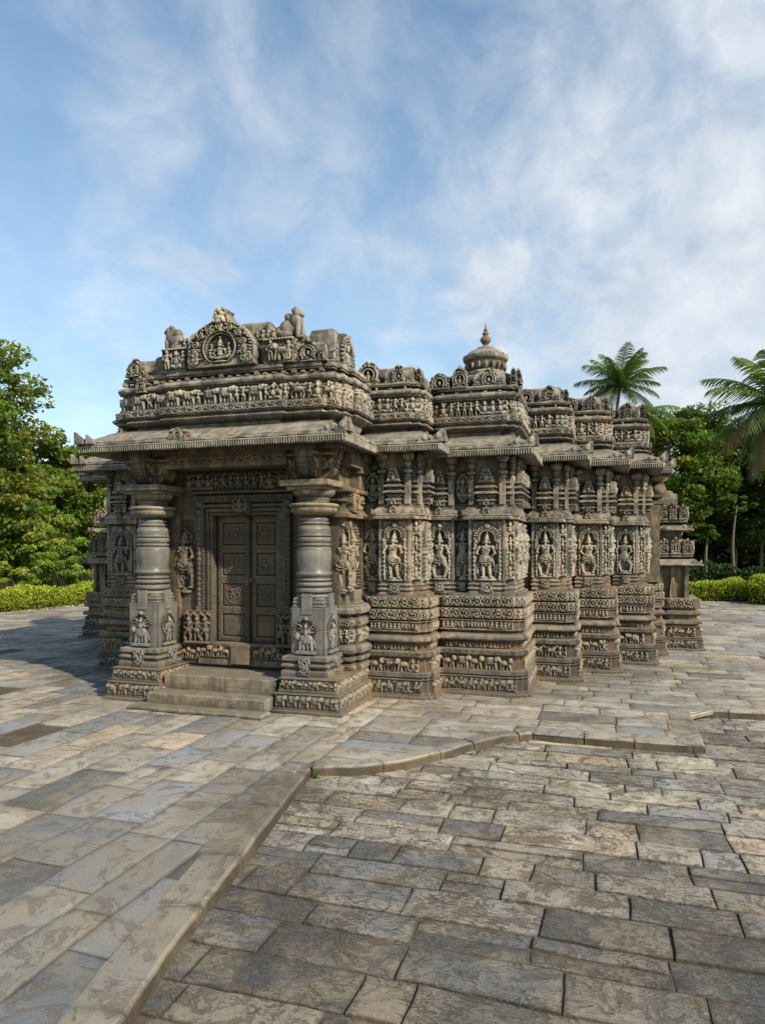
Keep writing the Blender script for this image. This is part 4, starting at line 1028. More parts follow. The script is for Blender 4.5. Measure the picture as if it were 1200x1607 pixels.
VL = VD + .16
def leaf(x0, x1, lab):
    mb = MB(); w = x1 - x0; cx = (x0 + x1) / 2; h = 2.19
    mb.box(x0, x1, VL, VL + .08, .875, 3.07, .002)
    lf = mb.build('door_leaf', M_door, temple); lf['label'] = lab
    c = Cv(w - .01, h, .0085, .03)
    for i in range(4):
        y0 = .08 + i * .53; c.setr(-w / 2 + .1, w / 2 - .1, y0, y0 + .40, 0.004)
        m_ = w / 2 - .125; c.rect(-m_, m_, y0 + .025, y0 + .375, .014)
        cy = y0 + .2; R0 = min(m_ * .95, .17)
        if i > 0:
            c.ring(0, cy, R0 * .86, .010, .02, b=.008, sx=1.0); random.seed(i + int(x0 * 10))
            for a in range(14):
                q_ = random.uniform(.1, .68) * R0; t_ = random.uniform(0, 6.28); c.ell(math.cos(t_) * q_, cy + math.sin(t_) * q_, R0 * random.uniform(.12, .34), R0 * random.uniform(.07, .13), .026, .01, random.uniform(0, 3.14))
            for a in range(3): t_ = random.uniform(0, 6.28); c.ring(math.cos(t_) * R0 * .35, cy + math.sin(t_) * R0 * .35, R0 * .3, .008, .02, random.uniform(-3, -1), random.uniform(1, 3), .01)
        c.ell(0, y0 + .465, .02, .02, .012, .03)
    for yy in np.arange(.03, h, .05):
        for sx in (-1, 1): c.ell(sx * (w / 2 - .05), yy, .016, .018, .01, .03)
    mb = MB(); mb.relief(c, (cx, VL - .001, .878), (1, 0, 0), (0, -1, 0)); mb.build('door_panel', M_door, lf)
    return lf
lf = leaf(-6.385, -5.73, 'left door leaf with the centre post')
mb = MB(); mb.box(-5.82, -5.73, VL - .075, VL + .02, .885, 3.05, .002)
for z in (1.0, 1.5, 2.0, 2.5, 3.0): mb.ellipsoid((-5.775, VL - .08, z), (.03, .02, .03), n=10)
c = Cv(.075, 2.1, .0085, .0)
for i in range(40): c.ell(0, .03 + i * .052, .028, .02, .01)
mb.relief(c, (-5.775, VL - .078, .9), (1, 0, 0), (0, -1, 0)); mb.lathe(-5.70, VL - .06, [(.01, 1.9), (.035, 1.93), (.035, 1.97), (.01, 2.0)], 12)
mb.build('centre_post', M_door, lf)
leaf(-5.725, -5.155, 'right door leaf')

# porch eave and parapet
o = eave(rect(-8.2, -3.5, 9.3, 12.5), temple, z=4.05, rise=.41, ov=.5, fr=.12, sides='frl', medal=[(-6.3, 9.33)], seed=0); o['label'] = 'broad overhanging eave of the porch'
pp = [(-7.55, 9.72), (-6.85, 9.72), (-6.85, 9.64), (-4.62, 9.64), (-4.62, 9.72), (-4.0, 9.72), (-4.0, 9.8), (-3.82, 9.8), (-3.82, 9.95), (-3.74, 9.95), (-3.74, 10.25), (-3.66, 10.25), (-3.66, 11.0), (-3.9, 11.0), (-3.9, 12.4), (-7.9, 12.4), (-7.9, 9.95), (-7.82, 9.95), (-7.82, 9.82), (-7.55, 9.82)]
mb = MB()
pr = [(-.16, 4.38), (-.12, 4.5), (-.03, 4.56), (0, 4.57), (0, 4.605), (-.03, 4.61), (-.03, 4.645), (.015, 4.65), (.015, 4.79), (-.075, 4.795), (-.085, 5.075), (-.06, 5.08), (-.06, 5.1), (-.02, 5.105), (0, 5.15), (-.03, 5.20), (-.08, 5.22),
      (-.15, 5.225), (-.15, 5.27), (-.10, 5.275), (-.10, 5.30), (-.07, 5.31), (-.07, 5.37), (-.10, 5.385), (-.17, 5.39)]
mb.sweep(pp, pr, True, True, .005)
for o_, za, zb_ in ((-.002, 4.57, 4.605), (-.062, 5.08, 5.104), (-.102, 5.275, 5.305)): strips(mb, pp, o_, za, zb_, lambda a, b_, q: cv_teeth(a, b_, .045, .02, .0095), .08, 'frl')
par = mb.build('porch_parapet', M_roof, temple); par['label'] = 'tall carved parapet over the porch'
mb = MB()
strips(mb, pp, .017, 4.655, 4.785, lambda w, h, s: cv_scroll(w, h, s, .022, .0095, 2), .07, 'frl')
strips(mb, pp, -.078, 4.795, 5.075, lambda w, h, s: cv_animals(w, h, 'eeep' if w > 1.5 else 'eph', s + 2, .10, .0095, .15), .07, 'frl')
for i in range(24):
    x = -7.6 + i * .155; mb.box(x - .03, x + .03, 9.70 if not (-6.9 < x < -4.6) else 9.66, 9.78, 5.2, 5.235 + .03 * (i % 4 == 0), .002)
mb.relief(cv_kudu(.2, .3, 9, .05), (-7.25, 9.70, 5.08), (1, 0, 0), (0, -1, 0), cut=True, thick=.06)
mb.build('elephant_frieze', M_stone, par)
mb = MB()   # stepped roof blocks behind the crest
mb.box(-7.15, -4.25, 9.95, 12.4, 5.37, 5.74, .008, .04); mb.box(-6.75, -4.55, 9.86, 11.9, 5.37, 5.98, .008, .04); mb.box(-5.85, -5.05, 9.95, 11.3, 5.9, 6.14, .008, .05)
mb.box(-7.42, -7.1, 9.95, 10.8, 5.37, 5.68, .008, .03); mb.box(-7.25, -6.95, 10.2, 10.8, 5.6, 5.80, .008, .05)
mb.sweep(rect(-4.4, -3.96, 10.08, 10.95), [(0, 5.3), (0, 5.86), (-.03, 5.95), (-.06, 5.97)], True, False, .006)
for a, c_, zt in ((-7.62, -7.25, 5.68), (-4.55, -4.0, 5.72)):
    H = zt - 5.38
    mb.sweep(rect(a, c_, 9.80, 10.3), [(0, 5.37), (.02, 5.38), (.02, 5.42), (0, 5.43), (0, 5.38 + H * .5), (-.03, 5.38 + H * .78), (-.09, 5.38 + H * .93), (-.16, 5.38 + H)], True, False, .005, cham=.004)
    mb.relief(cv_kudu((c_ - a) * .5, H * 1.15, 7, .05), ((a + c_) / 2, 9.78, 5.38), (1, 0, 0), (0, -1, 0), cut=True, thick=.1)
    for sx in (-1, 1): mb.relief(cv_kudu((c_ - a) * .22, H * .6, 8, .04), ((a + c_) / 2 + sx * (c_ - a) * .38, 9.79, 5.38), (1, 0, 0), (0, -1, 0), cut=True, thick=.08)
mb.relief(cv_kudu(.2, .34, 12, .05), (-3.93, 9.98, 5.36), (0, 1, 0), (1, 0, 0), cut=True, thick=.12)
mb.build('roof_block', M_roof, par)
mb = MB(); mb.relief(cv_animals(2.16, .19, 'psl', 23, .06, .0095), (-5.65, 9.853, 5.775), (1, 0, 0), (0, -1, 0)); mb.relief(cv_animals(.9, .19, 'psp', 29, .05, .0095), (-4.548, 10.35, 5.775), (0, 1, 0), (1, 0, 0)); mb.build('figure_frieze', M_stone, par)
# side gable with tall arch
c = Cv(.9, .72, .0095, 0)
m = (np.hypot(c.X / .40, (c.Y - .32) / .36) < 1) | ((c.Y < .32) & (abs(c.X) < .42)); c.H[m] = .02
torana(c, 0, .34, .24, .13, .05, 3, .02, -.6); c.disc(0, .34, .17, .005); c.setr(-.15, .15, .02, .34, .005); fig_stamp(c, 0, .05, .48, 1, SEAT, .07, .005); c.H[~m] = 0
mb = MB(); mb.relief(c, (-3.95, 10.52, 5.30), (0, 1, 0), (1, 0, 0), cut=True, thick=.12); mb.build('side_gable', M_stone, par)
# great arch
c = Cv(1.22, 1.05, .0085, 0)
m = (np.hypot(c.X / .56, (c.Y - .28) / .50) ** 1. < 1 + .025 * np.sin(np.arctan2(c.Y - .28, c.X) * 22)) | ((c.Y < .36) & (abs(c.X) < .585 + .01 * np.sin(c.Y * 60))) | ((abs(c.X) < .17 - .06 * (c.Y - .72) / .2) & (c.Y > .6) & (c.Y < .88)) | ((abs(c.X) < .12 + .02 * np.sin(c.Y * 40)) & (c.Y < .96)) | (np.hypot(c.X / .075, (c.Y - .95) / .055) < 1)
m = m | (np.hypot(c.X / .60, (c.Y - .22) / .55) < 1)
c.H[m] = .05
rr = random.Random(4)
for i in range(150):
    a = rr.uniform(-.5, math.pi + .5); q_ = rr.uniform(.33, .5); c.ell(math.cos(a) * q_ * 1.08, .28 + math.sin(a) * q_ * .93, rr.uniform(.014, .034), rr.uniform(.012, .022), .05 * rr.uniform(.5, 1.2), .05, rr.uniform(-1.5, 1.5))
for i in range(9):
    a = -.2 + (math.pi + .4) * i / 8; c.ring(math.cos(a) * .41 * 1.06, .28 + math.sin(a) * .41 * .93, .045, .013, .05, -4, 4, .06); c.ell(math.cos(a) * .41 * 1.06, .28 + math.sin(a) * .41 * .93, .024, .024, .05, .06)
for ring_, nn_, sz in ((.50, 34, .026), (.325, 30, .016)):
    for i in range(nn_):
        a = -.35 + (math.pi + .7) * i / (nn_ - 1); c.ell(math.cos(a) * ring_ * 1.08, .28 + math.sin(a) * ring_ * .93, sz, sz * .7, .05 * rr.uniform(.7, 1.2), .05, a + rr.uniform(-.6, .6))
c.ring(0, .30, .285, .012, .04, -1.0, math.pi, .055); c.ring(0, .30, .285, .012, .04, -math.pi, -2.15, .055)
for i in range(44):
    a = i / 44 * 2 * math.pi
    if not -2.1 < math.atan2(math.sin(a), math.cos(a)) < -1.05: c.ell(math.cos(a) * .258, .30 + math.sin(a) * .258, .009, .009, .02, .05)
c.disc(0, .30, .235, .0101); c.setr(-.13, .13, .03, .1, .0101)
seated(c, 0, .045, .46, .085, .01)
for sx in (-1, 1):
    fig_stamp(c, sx * .17, .04, .26, sx, STAND, .08, .01)
    for i in range(3):
        c.ring(sx * .47, .10 + i * .0, .085 - i * .03, .014, .05, -4, 4, .05)
    c.ell(sx * .44, .26, .06, .08, .06, .05, .4)
    fig_stamp(c, sx * .46, .02, .2, sx, SEAT, .06, .06)
for (x, y, a, b_) in ((0, .80, .10, .07), (-.045, .87, .045, .05), (.045, .87, .045, .05), (0, .93, .05, .06), (0, .74, .07, .05), (-.08, .76, .03, .05), (.08, .76, .03, .05)): c.ell(x, y, a, b_, .09, .05)
c.H[~m] = 0
mb = MB(); mb.relief(c, (-5.72, 9.66, 5.39), (1, 0, 0), (0, -1, 0), up=(0, 0, .92), cut=True, thick=.20)
mb.box(-6.30, -5.12, 9.60, 9.9, 5.375, 5.41, .003); mb.build('crowning_arch', M_roof, par)
for x, sd in ((-6.62, 1), (-4.75, 2)):      # flanking panels
    mb = MB(); w = .5 if sd == 2 else .46
    c = Cv(w, .38, .0085)
    fig_stamp(c, -.12, .02, .33, 1, STAND, .07); fig_stamp(c, .06, .02, .3, -1, LION if sd == 2 else SEAT, .07); fig_stamp(c, .18, .02, .3, -1, DANCE, .06)
    for i in range(10): c.ell(-w / 2 + i * w / 9, .35, .025, .022, .05)
    mb.box(x - w / 2, x + w / 2, 9.70, 10.0, 5.375, 5.77, .004); mb.relief(c, (x, 9.698, 5.39), (1, 0, 0), (0, -1, 0))
    mb.relief(cv_deity(.26, .37, 3, 0, False, .05), (x + w / 2 + .002, 9.85, 5.39), (0, 1, 0), (1, 0, 0))
    mb.build('flank_panel', M_stone, par)
def lion(cx, cy, z, f, s, rear):
    mb = MB()
    def e(x, y, zz, rx, ry, rz, rot=0): mb.ellipsoid((cx + f * x * s, cy + y * s, z + zz * s), (rx * s, ry * s, rz * s), f * rot, 16, .012)
    e(-.12, .05, .13, .26, .17, .14); e(.02, 0, .18, .17, .15, .18, .3); e(.14, -.02, .30, .11, .12, .15, -.2); e(.17, -.03, .42, .09, .10, .08); e(.24, -.04, .40, .05, .06, .045); e(.14, -.02, .49, .05, .07, .05)
    e(.2, -.09, .14, .045, .05, .15, -.1); e(.2, .07, .14, .045, .05, .15, -.1); e(.24, -.09, .03, .07, .05, .035); e(.0, -.13, .07, .13, .06, .07); e(.12, -.09, .46, .03, .03, .04); e(.12, .06, .46, .03, .03, .04)
    e(.02, 0, .36, .07, .12, .1, .5); e(-.3, 0, .2, .08, .1, .16, .4); 
    return mb.build('guardian_lion', M_roof, par)
lion(-6.68, 9.93, 5.74, -1, .88, 0); lion(-4.68, 9.93, 5.76, 1, .98, 0)

# ================================================================== corner shrines (lower, freestanding against the wall ends)
def shrine(u0, v0, label, seed, mirror=False):
    """u0 = inner plinth edge"""
    f = -1 if mirror else 1
    U = lambda a, b: (min(u0 + f * a, u0 + f * b), max(u0 + f * a, u0 + f * b))
    t = empty('corner_shrine', (u0 + f * .5, v0 + .5, 0), label, 'shrine', 'small corner shrines')
    a, c_ = U(0, 1.03); P = bay_poly(a, c_, v0, v0 + 1.6, .05, .12)
    sd = 'fr'
    mb = MB(); mb.sweep(P, [(.05, 0), (.05, .045), (0, .05), (-.02, .07), (-.02, .25), (0, .27), (-.04, .275), (-.04, .29), (-.02, .3), (-.02, .32), (-.06, .33), (-.08, .56), (-.04, .57), (-.12, .58), (-.12, .62), (-.03, .64), (-.03, .72), (-.14, .73), (-.14, .83), (-.06, .86), (-.05, .90), (-.08, .96), (-.16, .98), (-.16, 1.01), (-.08, 1.015), (-.08, 1.26), (-.18, 1.27)], True, False, .005)
    mb.build('plinth', M_plinth, t)
    mb = MB(); strips(mb, P, -.018, .07, .25, lambda w, h, s: cv_animals(w, h, 'ehe', s + seed, .045, .012), .1, sd); strips(mb, P, -.068, .335, .56, lambda w, h, s: cv_animals(w, h, 'hle', s + seed, .07, .012), .1, sd)
    mb.build('animal_frieze', M_plinth, t)
    mb = MB(); strips(mb, P, -.078, 1.03, 1.25, lambda w, h, s: cv_scroll(w, h, s, .03, .011, 2), .1, sd); mb.build('scroll_frieze', M_plinth, t)
    a, c_ = U(.02, .70); mb = MB(); mb.box(a, c_, v0 + .3, v0 + 1.5, 1.2, 2.12, .004)
    for x in U(.06, .66) + (u0 + f * .34,): mb.box(x - .05, x + .05, v0 + .22, v0 + .34, 1.25, 2.1, .003)
    t2 = Cv(.16, .5, .012, 0); m = abs(t2.X) < .07 * np.clip(1.3 - t2.Y / .5, 0, 1) ** .5; t2.H[m] = .03; mb.relief(t2, (u0 + f * .34, v0 + .21, 1.27), (1, 0, 0), (0, -1, 0), cut=True, thick=.05)
    mb.build('wall', M_ochre, t)
    def kap(x0, x1, v, z, h, nm, ov=.3):
        a, c_ = U(x0, x1); mb = MB(); mb.sweep(rect(a, c_, v, v0 + 1.5), [(-ov, z + .02), (-.03, z), (0, z), (0, z + .05), (-.02, z + .06), (-.08, z + .1), (-.16, z + h * .8), (-ov, z + h)], True, True, .005, .08)
        strips(mb, rect(a, c_, v, v0 + 1.5), .001, z, z + .05, lambda w, h_, q: cv_teeth(w, h_, .045, .02, .012), .1, sd)
        for x, dd in ((a, -1), (c_, 1)):
            for q in (.06, .2): knob(mb, x - dd * q, v + .01, z + .05, dd, 0, .11)
        mb.build('eave', M_roof, t)
        return
    kap(-.28, 1.0, v0 + .02, 2.06, .2, 'e')
    def tier(x0, x1, v, z0, z1):
        a, c_ = U(x0, x1); mb = MB(); h = z1 - z0
        mb.sweep(rect(a, c_, v, v0 + 1.5), [(0, z0), (0, z0 + h * .2), (-.05, z0 + h * .22), (-.05, z0 + h * .7), (-.1, z0 + h * .85), (-.2, z0 + h)], True, False, .005)
        n = 3
        for i in range(n): mb.relief(cv_kudu((c_ - a) / n * .9, h * (1. if i != 1 else 1.1), seed + i, .05, i == 1), (a + (i + .5) * (c_ - a) / n, v - .0, z0 + h * .16), (1, 0, 0), (0, -1, 0), cut=True, thick=.1)
        for i in range(2): mb.relief(cv_kudu(.3, h * .9, seed + i, .05, False), (c_, v + .25 + i * .4, z0 + h * .16), (0, 1, 0), (1, 0, 0), cut=True, thick=.1)
        mb.build('shrine_tier', M_stone, t)
    tier(.0, .80, v0 + .15, 2.28, 2.72)
    mb = MB(); a, c_ = U(.05, .55); mb.box(a, c_, v0 + .35, v0 + 1.5, 2.6, 2.95, .004); mb.build('wall', M_ochre, t)
    kap(-.05, .80, v0 + .15, 2.92, .2, 'e')
    tier(.02, .68, v0 + .22, 3.14, 3.56)
    mb = MB(); a, c_ = U(.0, .46); mb.box(a, c_, v0 + .35, v0 + 1.4, 3.4, 3.86, .006, .03); mb.box(a - .03, c_ - .1, v0 + .4, v0 + 1.3, 3.85, 3.93, .006, .02)
    mb.build('roof_block', M_roof, t)
shrine(1.38, 18.2, 'small tiered stone shrine at the right end of the temple', 31)
shrine(-12.9, 15.85, 'small tiered stone shrine in shadow at the left end of the temple', 37, True)

# ================================================================== PAVING
K = [(-2.28, 1.0), (-2.36, 2.5), (-2.40, 3.03), (-2.53, 3.6), (-2.71, 4.7), (-2.9, 5.83), (-3.13, 7.25), (-2.63, 7.42), (-2.2, 7.75), (-1.85, 8.25), (-1.57, 8.75), (-1.20, 9.25), (-.86, 9.47), (.12, 9.45), (1.28, 9.5), (1.33, 11.55), (2.4, 11.68), (4.6, 11.9), (9, 12.3), (14, 12.4)]
KP = np.array(K)
def side_of(p):
    """>0 on the raised terrace (left / behind the kerb), with nearest point"""
    p = np.asarray(p, float).reshape(-1, 2)
    best = np.full(len(p), 1e9); near = np.zeros_like(p); sg = np.zeros(len(p)); nn = np.zeros_like(p)
    for i in range(len(KP) - 1):
        a, b = KP[i], KP[i + 1]; d = b - a; L = d @ d
        t = np.clip(((p - a) @ d) / L, 0, 1); q = a + t[:, None] * d; r = p - q; ds = np.hypot(*r.T)
        s_ = d[0] * (p[:, 1] - a[1]) - d[1] * (p[:, 0] - a[0])
        up = ds < best - 1e-9
        best = np.where(up, ds, best); near[up] = q[up]; sg = np.where(up, np.sign(s_), sg)
        nv = np.array([-d[1], d[0]]) / math.sqrt(L); nn[up] = nv
    # inside test by polygon for robustness
    poly = np.vstack([KP, [(14, 60), (-40, 60), (-40, 1.0)]])
    ins = np.zeros(len(p), bool); j = len(poly) - 1
    for i in range(len(poly)):
        xi, yi = poly[i]; xj, yj = poly[j]
        c_ = ((yi > p[:, 1]) != (yj > p[:, 1])) & (p[:, 0] < (xj - xi) * (p[:, 1] - yi) / (yj - yi + 1e-12) + xi); ins ^= c_; j = i
    return np.where(ins, best, -best), near, nn
CA, SA = math.cos(R(17.5)), math.sin(R(17.5))
def in_view(u, v, m=1.5):
    x = u * CA + v * SA; d = -u * SA + v * CA
    return d > .8 and abs(x) < .5556 * d + m and d > 2.4
TEMPLE_BLK = [(-7.7, -3.8, 9.7, 12), (-9.8, -2.8, 12, 20), (-2.8, -1.3, 11.9, 20), (-1.4, -.5, 13.6, 20), (-.6, .3, 14.8, 21), (0, 1.0, 16.1, 22), (-11, -9, 13.9, 19), (-8, .8, 17, 22)]
def blocked(u0, u1, v0, v1):
    return any(u0 > a and u1 < b and v0 > c_ and v1 < d for a, b, c_, d in TEMPLE_BLK)
PAL = np.array([(.35, .342, .32), (.26, .257, .245), (.46, .425, .365), (.53, .465, .36), (.55, .455, .33), (.40, .372, .32), (.17, .168, .16), (.50, .455, .38)])
def slab(mb, u0, u1, v0, v1, z, court, r, fine):
    g = .0065 if court else .004
    g = g * r.uniform(.7, 1.6)
    du, dv = u1 - u0, v1 - v0
    n1 = max(2, int(du / fine)) + 1; n2 = max(2, int(dv / fine)) + 1
    s = np.linspace(0, 1, n1); t = np.linspace(0, 1, n2)
    # narrow rim rows so that the arris is rounded
    e1 = min(.010 / du, .2); e2 = min(.010 / dv, .2)
    s = np.concatenate([[0], [e1], s[1:-1] * (1 - 2 * e1) + e1 if n1 > 2 else [], [1 - e1], [1]]); t = np.concatenate([[0], [e2], t[1:-1] * (1 - 2 * e2) + e2 if n2 > 2 else [], [1 - e2], [1]])
    s = np.sort(s); t = np.sort(t)
    # skewed corners
    j = .016 if court else .010
    cs = np.array([(u0 + g, v0 + g), (u1 - g, v0 + g), (u1 - g, v1 - g), (u0 + g, v1 - g)])
    for q in range(4):
        h = np.array([_h2(cs[q][0] * 1, cs[q][1] * 1, 1), 0]) if False else np.array([r.uniform(-j, j), 0 if not court else r.uniform(-j, j) * .3])
        cs[q] += h * .35
    S, T = np.meshgrid(s, t)
    P = (1 - S)[..., None] * (1 - T)[..., None] * cs[0] + S[..., None] * (1 - T)[..., None] * cs[1] + S[..., None] * T[..., None] * cs[2] + (1 - S)[..., None] * T[..., None] * cs[3]
    P3 = np.concatenate([P, np.zeros(P.shape[:2] + (1,))], -1)
    edge = np.minimum(np.minimum(S, 1 - S) * du, np.minimum(T, 1 - T) * dv)
    wob = np.stack([fbm(P3, 5, 31, 2), fbm(P3, 5, 47, 2)], -1) * (.008 if court else .006)
    # keep both sides of a joint in step with each other
    P = P + wob + np.stack([fbm(P3, 1.3, 61, 2), fbm(P3, 1.3, 67, 2)], -1) * (.022 if court else .03)
    rough = .008 if court else .004
    Z = z + r.uniform(-1, 1) * (.008 if court else .004) + (S - .5) * r.uniform(-1, 1) * .008 + (T - .5) * r.uniform(-1, 1) * .008 + fbm(P3, 4, 5, 3) * rough
    if court: Z = Z - np.clip(fbm(P3, 1.6, 77, 3) - .25, 0, 1) * .02
    chip = np.clip(fbm(P3, 9, 19, 2) - .2, 0, 1) * .016
    Z = Z - np.clip(1 - edge / .02, 0, 1) ** 2 * (.003 + chip)
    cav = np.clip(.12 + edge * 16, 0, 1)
    ny, nx = S.shape
    P = P.reshape(-1, 2)
    ds, near, nn = side_of(P)
    if not court:
        bad = ds < .13
        P[bad] = near[bad] + nn[bad] * .13
    V = np.concatenate([P, Z.reshape(-1, 1)], 1)
    idx = np.arange(ny * nx).reshape(ny, nx)
    q = np.stack([idx[:-1, :-1], idx[:-1, 1:], idx[1:, 1:], idx[1:, :-1]], -1).reshape(-1, 4)
    near_ = court and (v0 < 5.6 + rs.uniform(-.8, .8))
    wt = (np.array([1.3, .7, 1.3, 1.2, .8, 1, .35, 1.2]) if v0 + r.uniform(-1.5, 1.5) > 5.5 else np.array([1.8, 1.6, .9, .25, .15, 1.3, .8, .4])) if not court else (np.array([1.2, 1.4, .6, .25, .15, .8, 1.8, .3]) if near_ else np.array([.7, .4, 1.2, 1.4, 1.0, .8, .25, 1.3]))
    k = r.choices(range(8), wt)[0]; tint = PAL[k] * r.uniform(.85, 1.15)
    dcam = math.hypot((u0 + u1) / 2, (v0 + v1) / 2)
    if not court and k in (0, 1): tint = tint * np.array((.95, 1.0, 1.06))
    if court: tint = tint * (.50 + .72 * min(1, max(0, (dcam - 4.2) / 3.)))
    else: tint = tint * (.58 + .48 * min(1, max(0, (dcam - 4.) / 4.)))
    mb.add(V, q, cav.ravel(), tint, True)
    rim = np.concatenate([idx[0, :-1], idx[:-1, -1], idx[-1, :0:-1], idx[:0:-1, 0]]); Vr = V[rim]; Vd = Vr.copy(); Vd[:, 2] = z - .05
    nR = len(rim); i0 = np.arange(nR); i1 = (i0 + 1) % nR
    mb.add(np.concatenate([Vr, Vd]), np.stack([i0 + nR, i1 + nR, i1, i0], -1), np.concatenate([np.full(nR, .1), np.zeros(nR)]), tint, False)

rs = random.Random(21)
PITS = [(-7.5, 7.0, .5, .35), (-10.3, 9.55, .6, .35), (-13.9, 13.0, .7, .4)]
terr = MB(); court = MB()
# left of the porch axis: courses run away from the viewer (along v)
USPL = -3.15
def fine_for(u, v):
    d = math.hypot(u, v); return .06 if d < 7 else .12 if d < 13 else .3
def fill(mb, axis, a0, a1, b0, b1, wr, lr, courtf, z):
    a = a0
    while a < a1:
        w = rs.uniform(*wr); b = b0 - rs.uniform(0, lr[1])
        while b < b1:
            l = rs.uniform(*lr)
            bb0, bb1 = max(b, b0), min(b + l, b1)
            aa1 = a1 if a + w > a1 - .16 else a + w
            b += l
            if bb1 - bb0 < .08 or aa1 - a < .08: continue
            u0, u1, v0, v1 = (a, aa1, bb0, bb1) if axis == 'v' else (bb0, bb1, a, aa1)
            uc, vc = (u0 + u1) / 2, (v0 + v1) / 2
            if not in_view(uc, vc, 2.2): continue
            if blocked(u0, u1, v0, v1): continue
            s_, _, _ = side_of(np.array([(u0, v0), (u1, v0), (u1, v1), (u0, v1), (uc, vc)]))
            if not courtf and (s_[4] < .02 or (s_ > 0).sum() < 3): 
                if s_.max() < .16: continue
            if courtf and s_.min() > .35: continue
            if any(abs(uc - p[0]) < p[2] and abs(vc - p[1]) < p[3] for p in PITS) and not courtf: continue
            if rs.random() < (.22 if courtf else .08) and min(u1 - u0, v1 - v0) > .3:
                f = rs.uniform(.38, .62); ff = fine_for(uc, vc)
                if axis == 'u':
                    vm = v0 + (v1 - v0) * f; slab(mb, u0, u1, v0, vm, z, courtf, rs, ff); slab(mb, u0, u1, vm, v1, z, courtf, rs, ff)
                else:
                    um = u0 + (u1 - u0) * f; slab(mb, u0, um, v0, v1, z, courtf, rs, ff); slab(mb, um, u1, v0, v1, z, courtf, rs, ff)
                continue
            slab(mb, u0, u1, v0, v1, z, courtf, rs, fine_for(uc, vc))
        a = a + w if a + w <= a1 - .16 else a1 + 1
fill(terr, 'v', -21.5, USPL, 1.2, 16, (.42, .62), (.6, 1.25), False, 0)
fill(terr, 'v', USPL, -2.2, 1.2, 7.25, (.3, .5), (.7, 1.2), False, -.002)
fill(terr, 'u', 7.25, 16, USPL, 8.5, (.34, .55), (.6, 1.3), False, 0)
fill(terr, 'u', 16, 34.2, -21.5, 11, (.5, .8), (.8, 1.8), False, 0)
fill(court, 'u', 1.5, 12.3, -3.6, 6.5, (.22, .42), (.3, 1.15), True, -.105)
o = terr.build('terrace_paving', M_pave); tag(o, 'raised paving of worn grey and tan stone slabs round the temple', None, None, 'structure')
o = court.build('court_paving', M_court); tag(o, 'lower paving of rough dark weathered slabs in the foreground', None, None, 'structure')
# kerb stones along the drop
kb = MB(); rk = random.Random(5)
dist = np.concatenate([[0], np.cumsum(np.hypot(*np.diff(KP, axis=0).T))])
def kpt(s):
    s = np.clip(s, 0, dist[-1]); return np.array([np.interp(s, dist, KP[:, 0]), np.interp(s, dist, KP[:, 1])])
corners = [dist[i] for i in (6, 12, 14, 15)]
s = .0
while s < dist[16] + 3:
    l = rk.uniform(.75, 1.15) if s < dist[6] else rk.uniform(.5, .85); e = s + l
    for c_ in corners:
        if s < c_ - .12 < e: e = c_
        elif s < c_ < e: e = c_
    nS = 7; w = rk.uniform(.20, .25) if dist[6] - .01 < s < dist[12] - .01 else rk.uniform(.34, .42)
    zt = .006 + rk.uniform(-.003, .005)
    L_ = np.linspace(s + .007, e - .007, nS); pts = np.array([kpt(x) for x in L_])
    mid = kpt((s + e) / 2); dd = kpt(e - .02) - kpt(s + .02); dd /= np.hypot(*dd); nn = np.array([-dd[1], dd[0]])
    rows = [(0.0, -.16), (.004, -.02), (.006, zt - .022), (.03, zt), (w * .5, zt + .003), (w - .02, zt), (w, zt - .015), (w, -.05)]
    V = np.array([[[*(p + nn * o_), z_] for p in pts] for o_, z_ in rows])
    V += np.stack([fbm(V, 6, 3, 3) * .014, fbm(V, 6, 4, 3) * .014, fbm(V, 8, 5, 2) * .009], -1)
    V[:, 0, 2] -= .006; V[:, -1, 2] -= .006
    ny, nx = V.shape[:2]; idx = np.arange(ny * nx).reshape(ny, nx)
    q = np.stack([idx[:-1, :-1], idx[:-1, 1:], idx[1:, 1:], idx[1:, :-1]], -1).reshape(-1, 4)
    cav = np.full((ny, nx), .8); cav[0] = .0; cav[1] = .0; cav[2] = .22; cav[-1] = .0; cav[:, 0] = .15; cav[:, -1] = .15
    tn = np.tile(PAL[rk.choice([0, 2, 3, 7, 5, 1, 5])] * rk.uniform(.8, 1.05) * (.72 if s < dist[6] else 1.), (ny * nx, 1)).reshape(ny, nx, 3)
    tn[:2] *= np.array((.30, .24, .17)); tn[2] *= np.array((.55, .48, .38))  # front face tinted dark: its shade is painted into the colour
    kb.add(V, [q, idx[:, 0][None, ::-1], idx[:, -1][None]], cav, tn.reshape(-1, 3), False)
    s = e
o = kb.build('kerb', M_pave); tag(o, 'low curved stone kerb between the terrace and the lower court', None, None, 'structure')
# soil beds under the slabs
def sheet(name, pts, z, mat, label):
    mb = MB(); mb.add([(x, y, z) for x, y in pts], np.arange(len(pts))[None]); o = mb.build(name, mat); return tag(o, label, None, None, 'structure')
sheet('paving_bed', [tuple(p + np.array((-.05, .0))) for p in KP] + [(14, 34.3), (-21.6, 34.3), (-21.6, 1.0)], -.016, M_soil, 'sandy soil in the joints of the terrace paving')
sheet('court_bed', [(-6, -3), (14, -3), (14, 13), (-6, 13)], -.122, M_soil, 'sandy soil in the joints of the lower court')
sheet('ground', [(-400, -60), (400, -60), (400, 700), (-400, 700)], -.20, M_far, 'bare ground out to the horizon')
sheet('lawn', [(-21.6, -10), (-21.6, 34.3), (14, 34.3), (14, 13), (90, 13), (90, 120), (-120, 120), (-120, -10)], -.02, M_lawn, 'green lawn beyond the hedges')
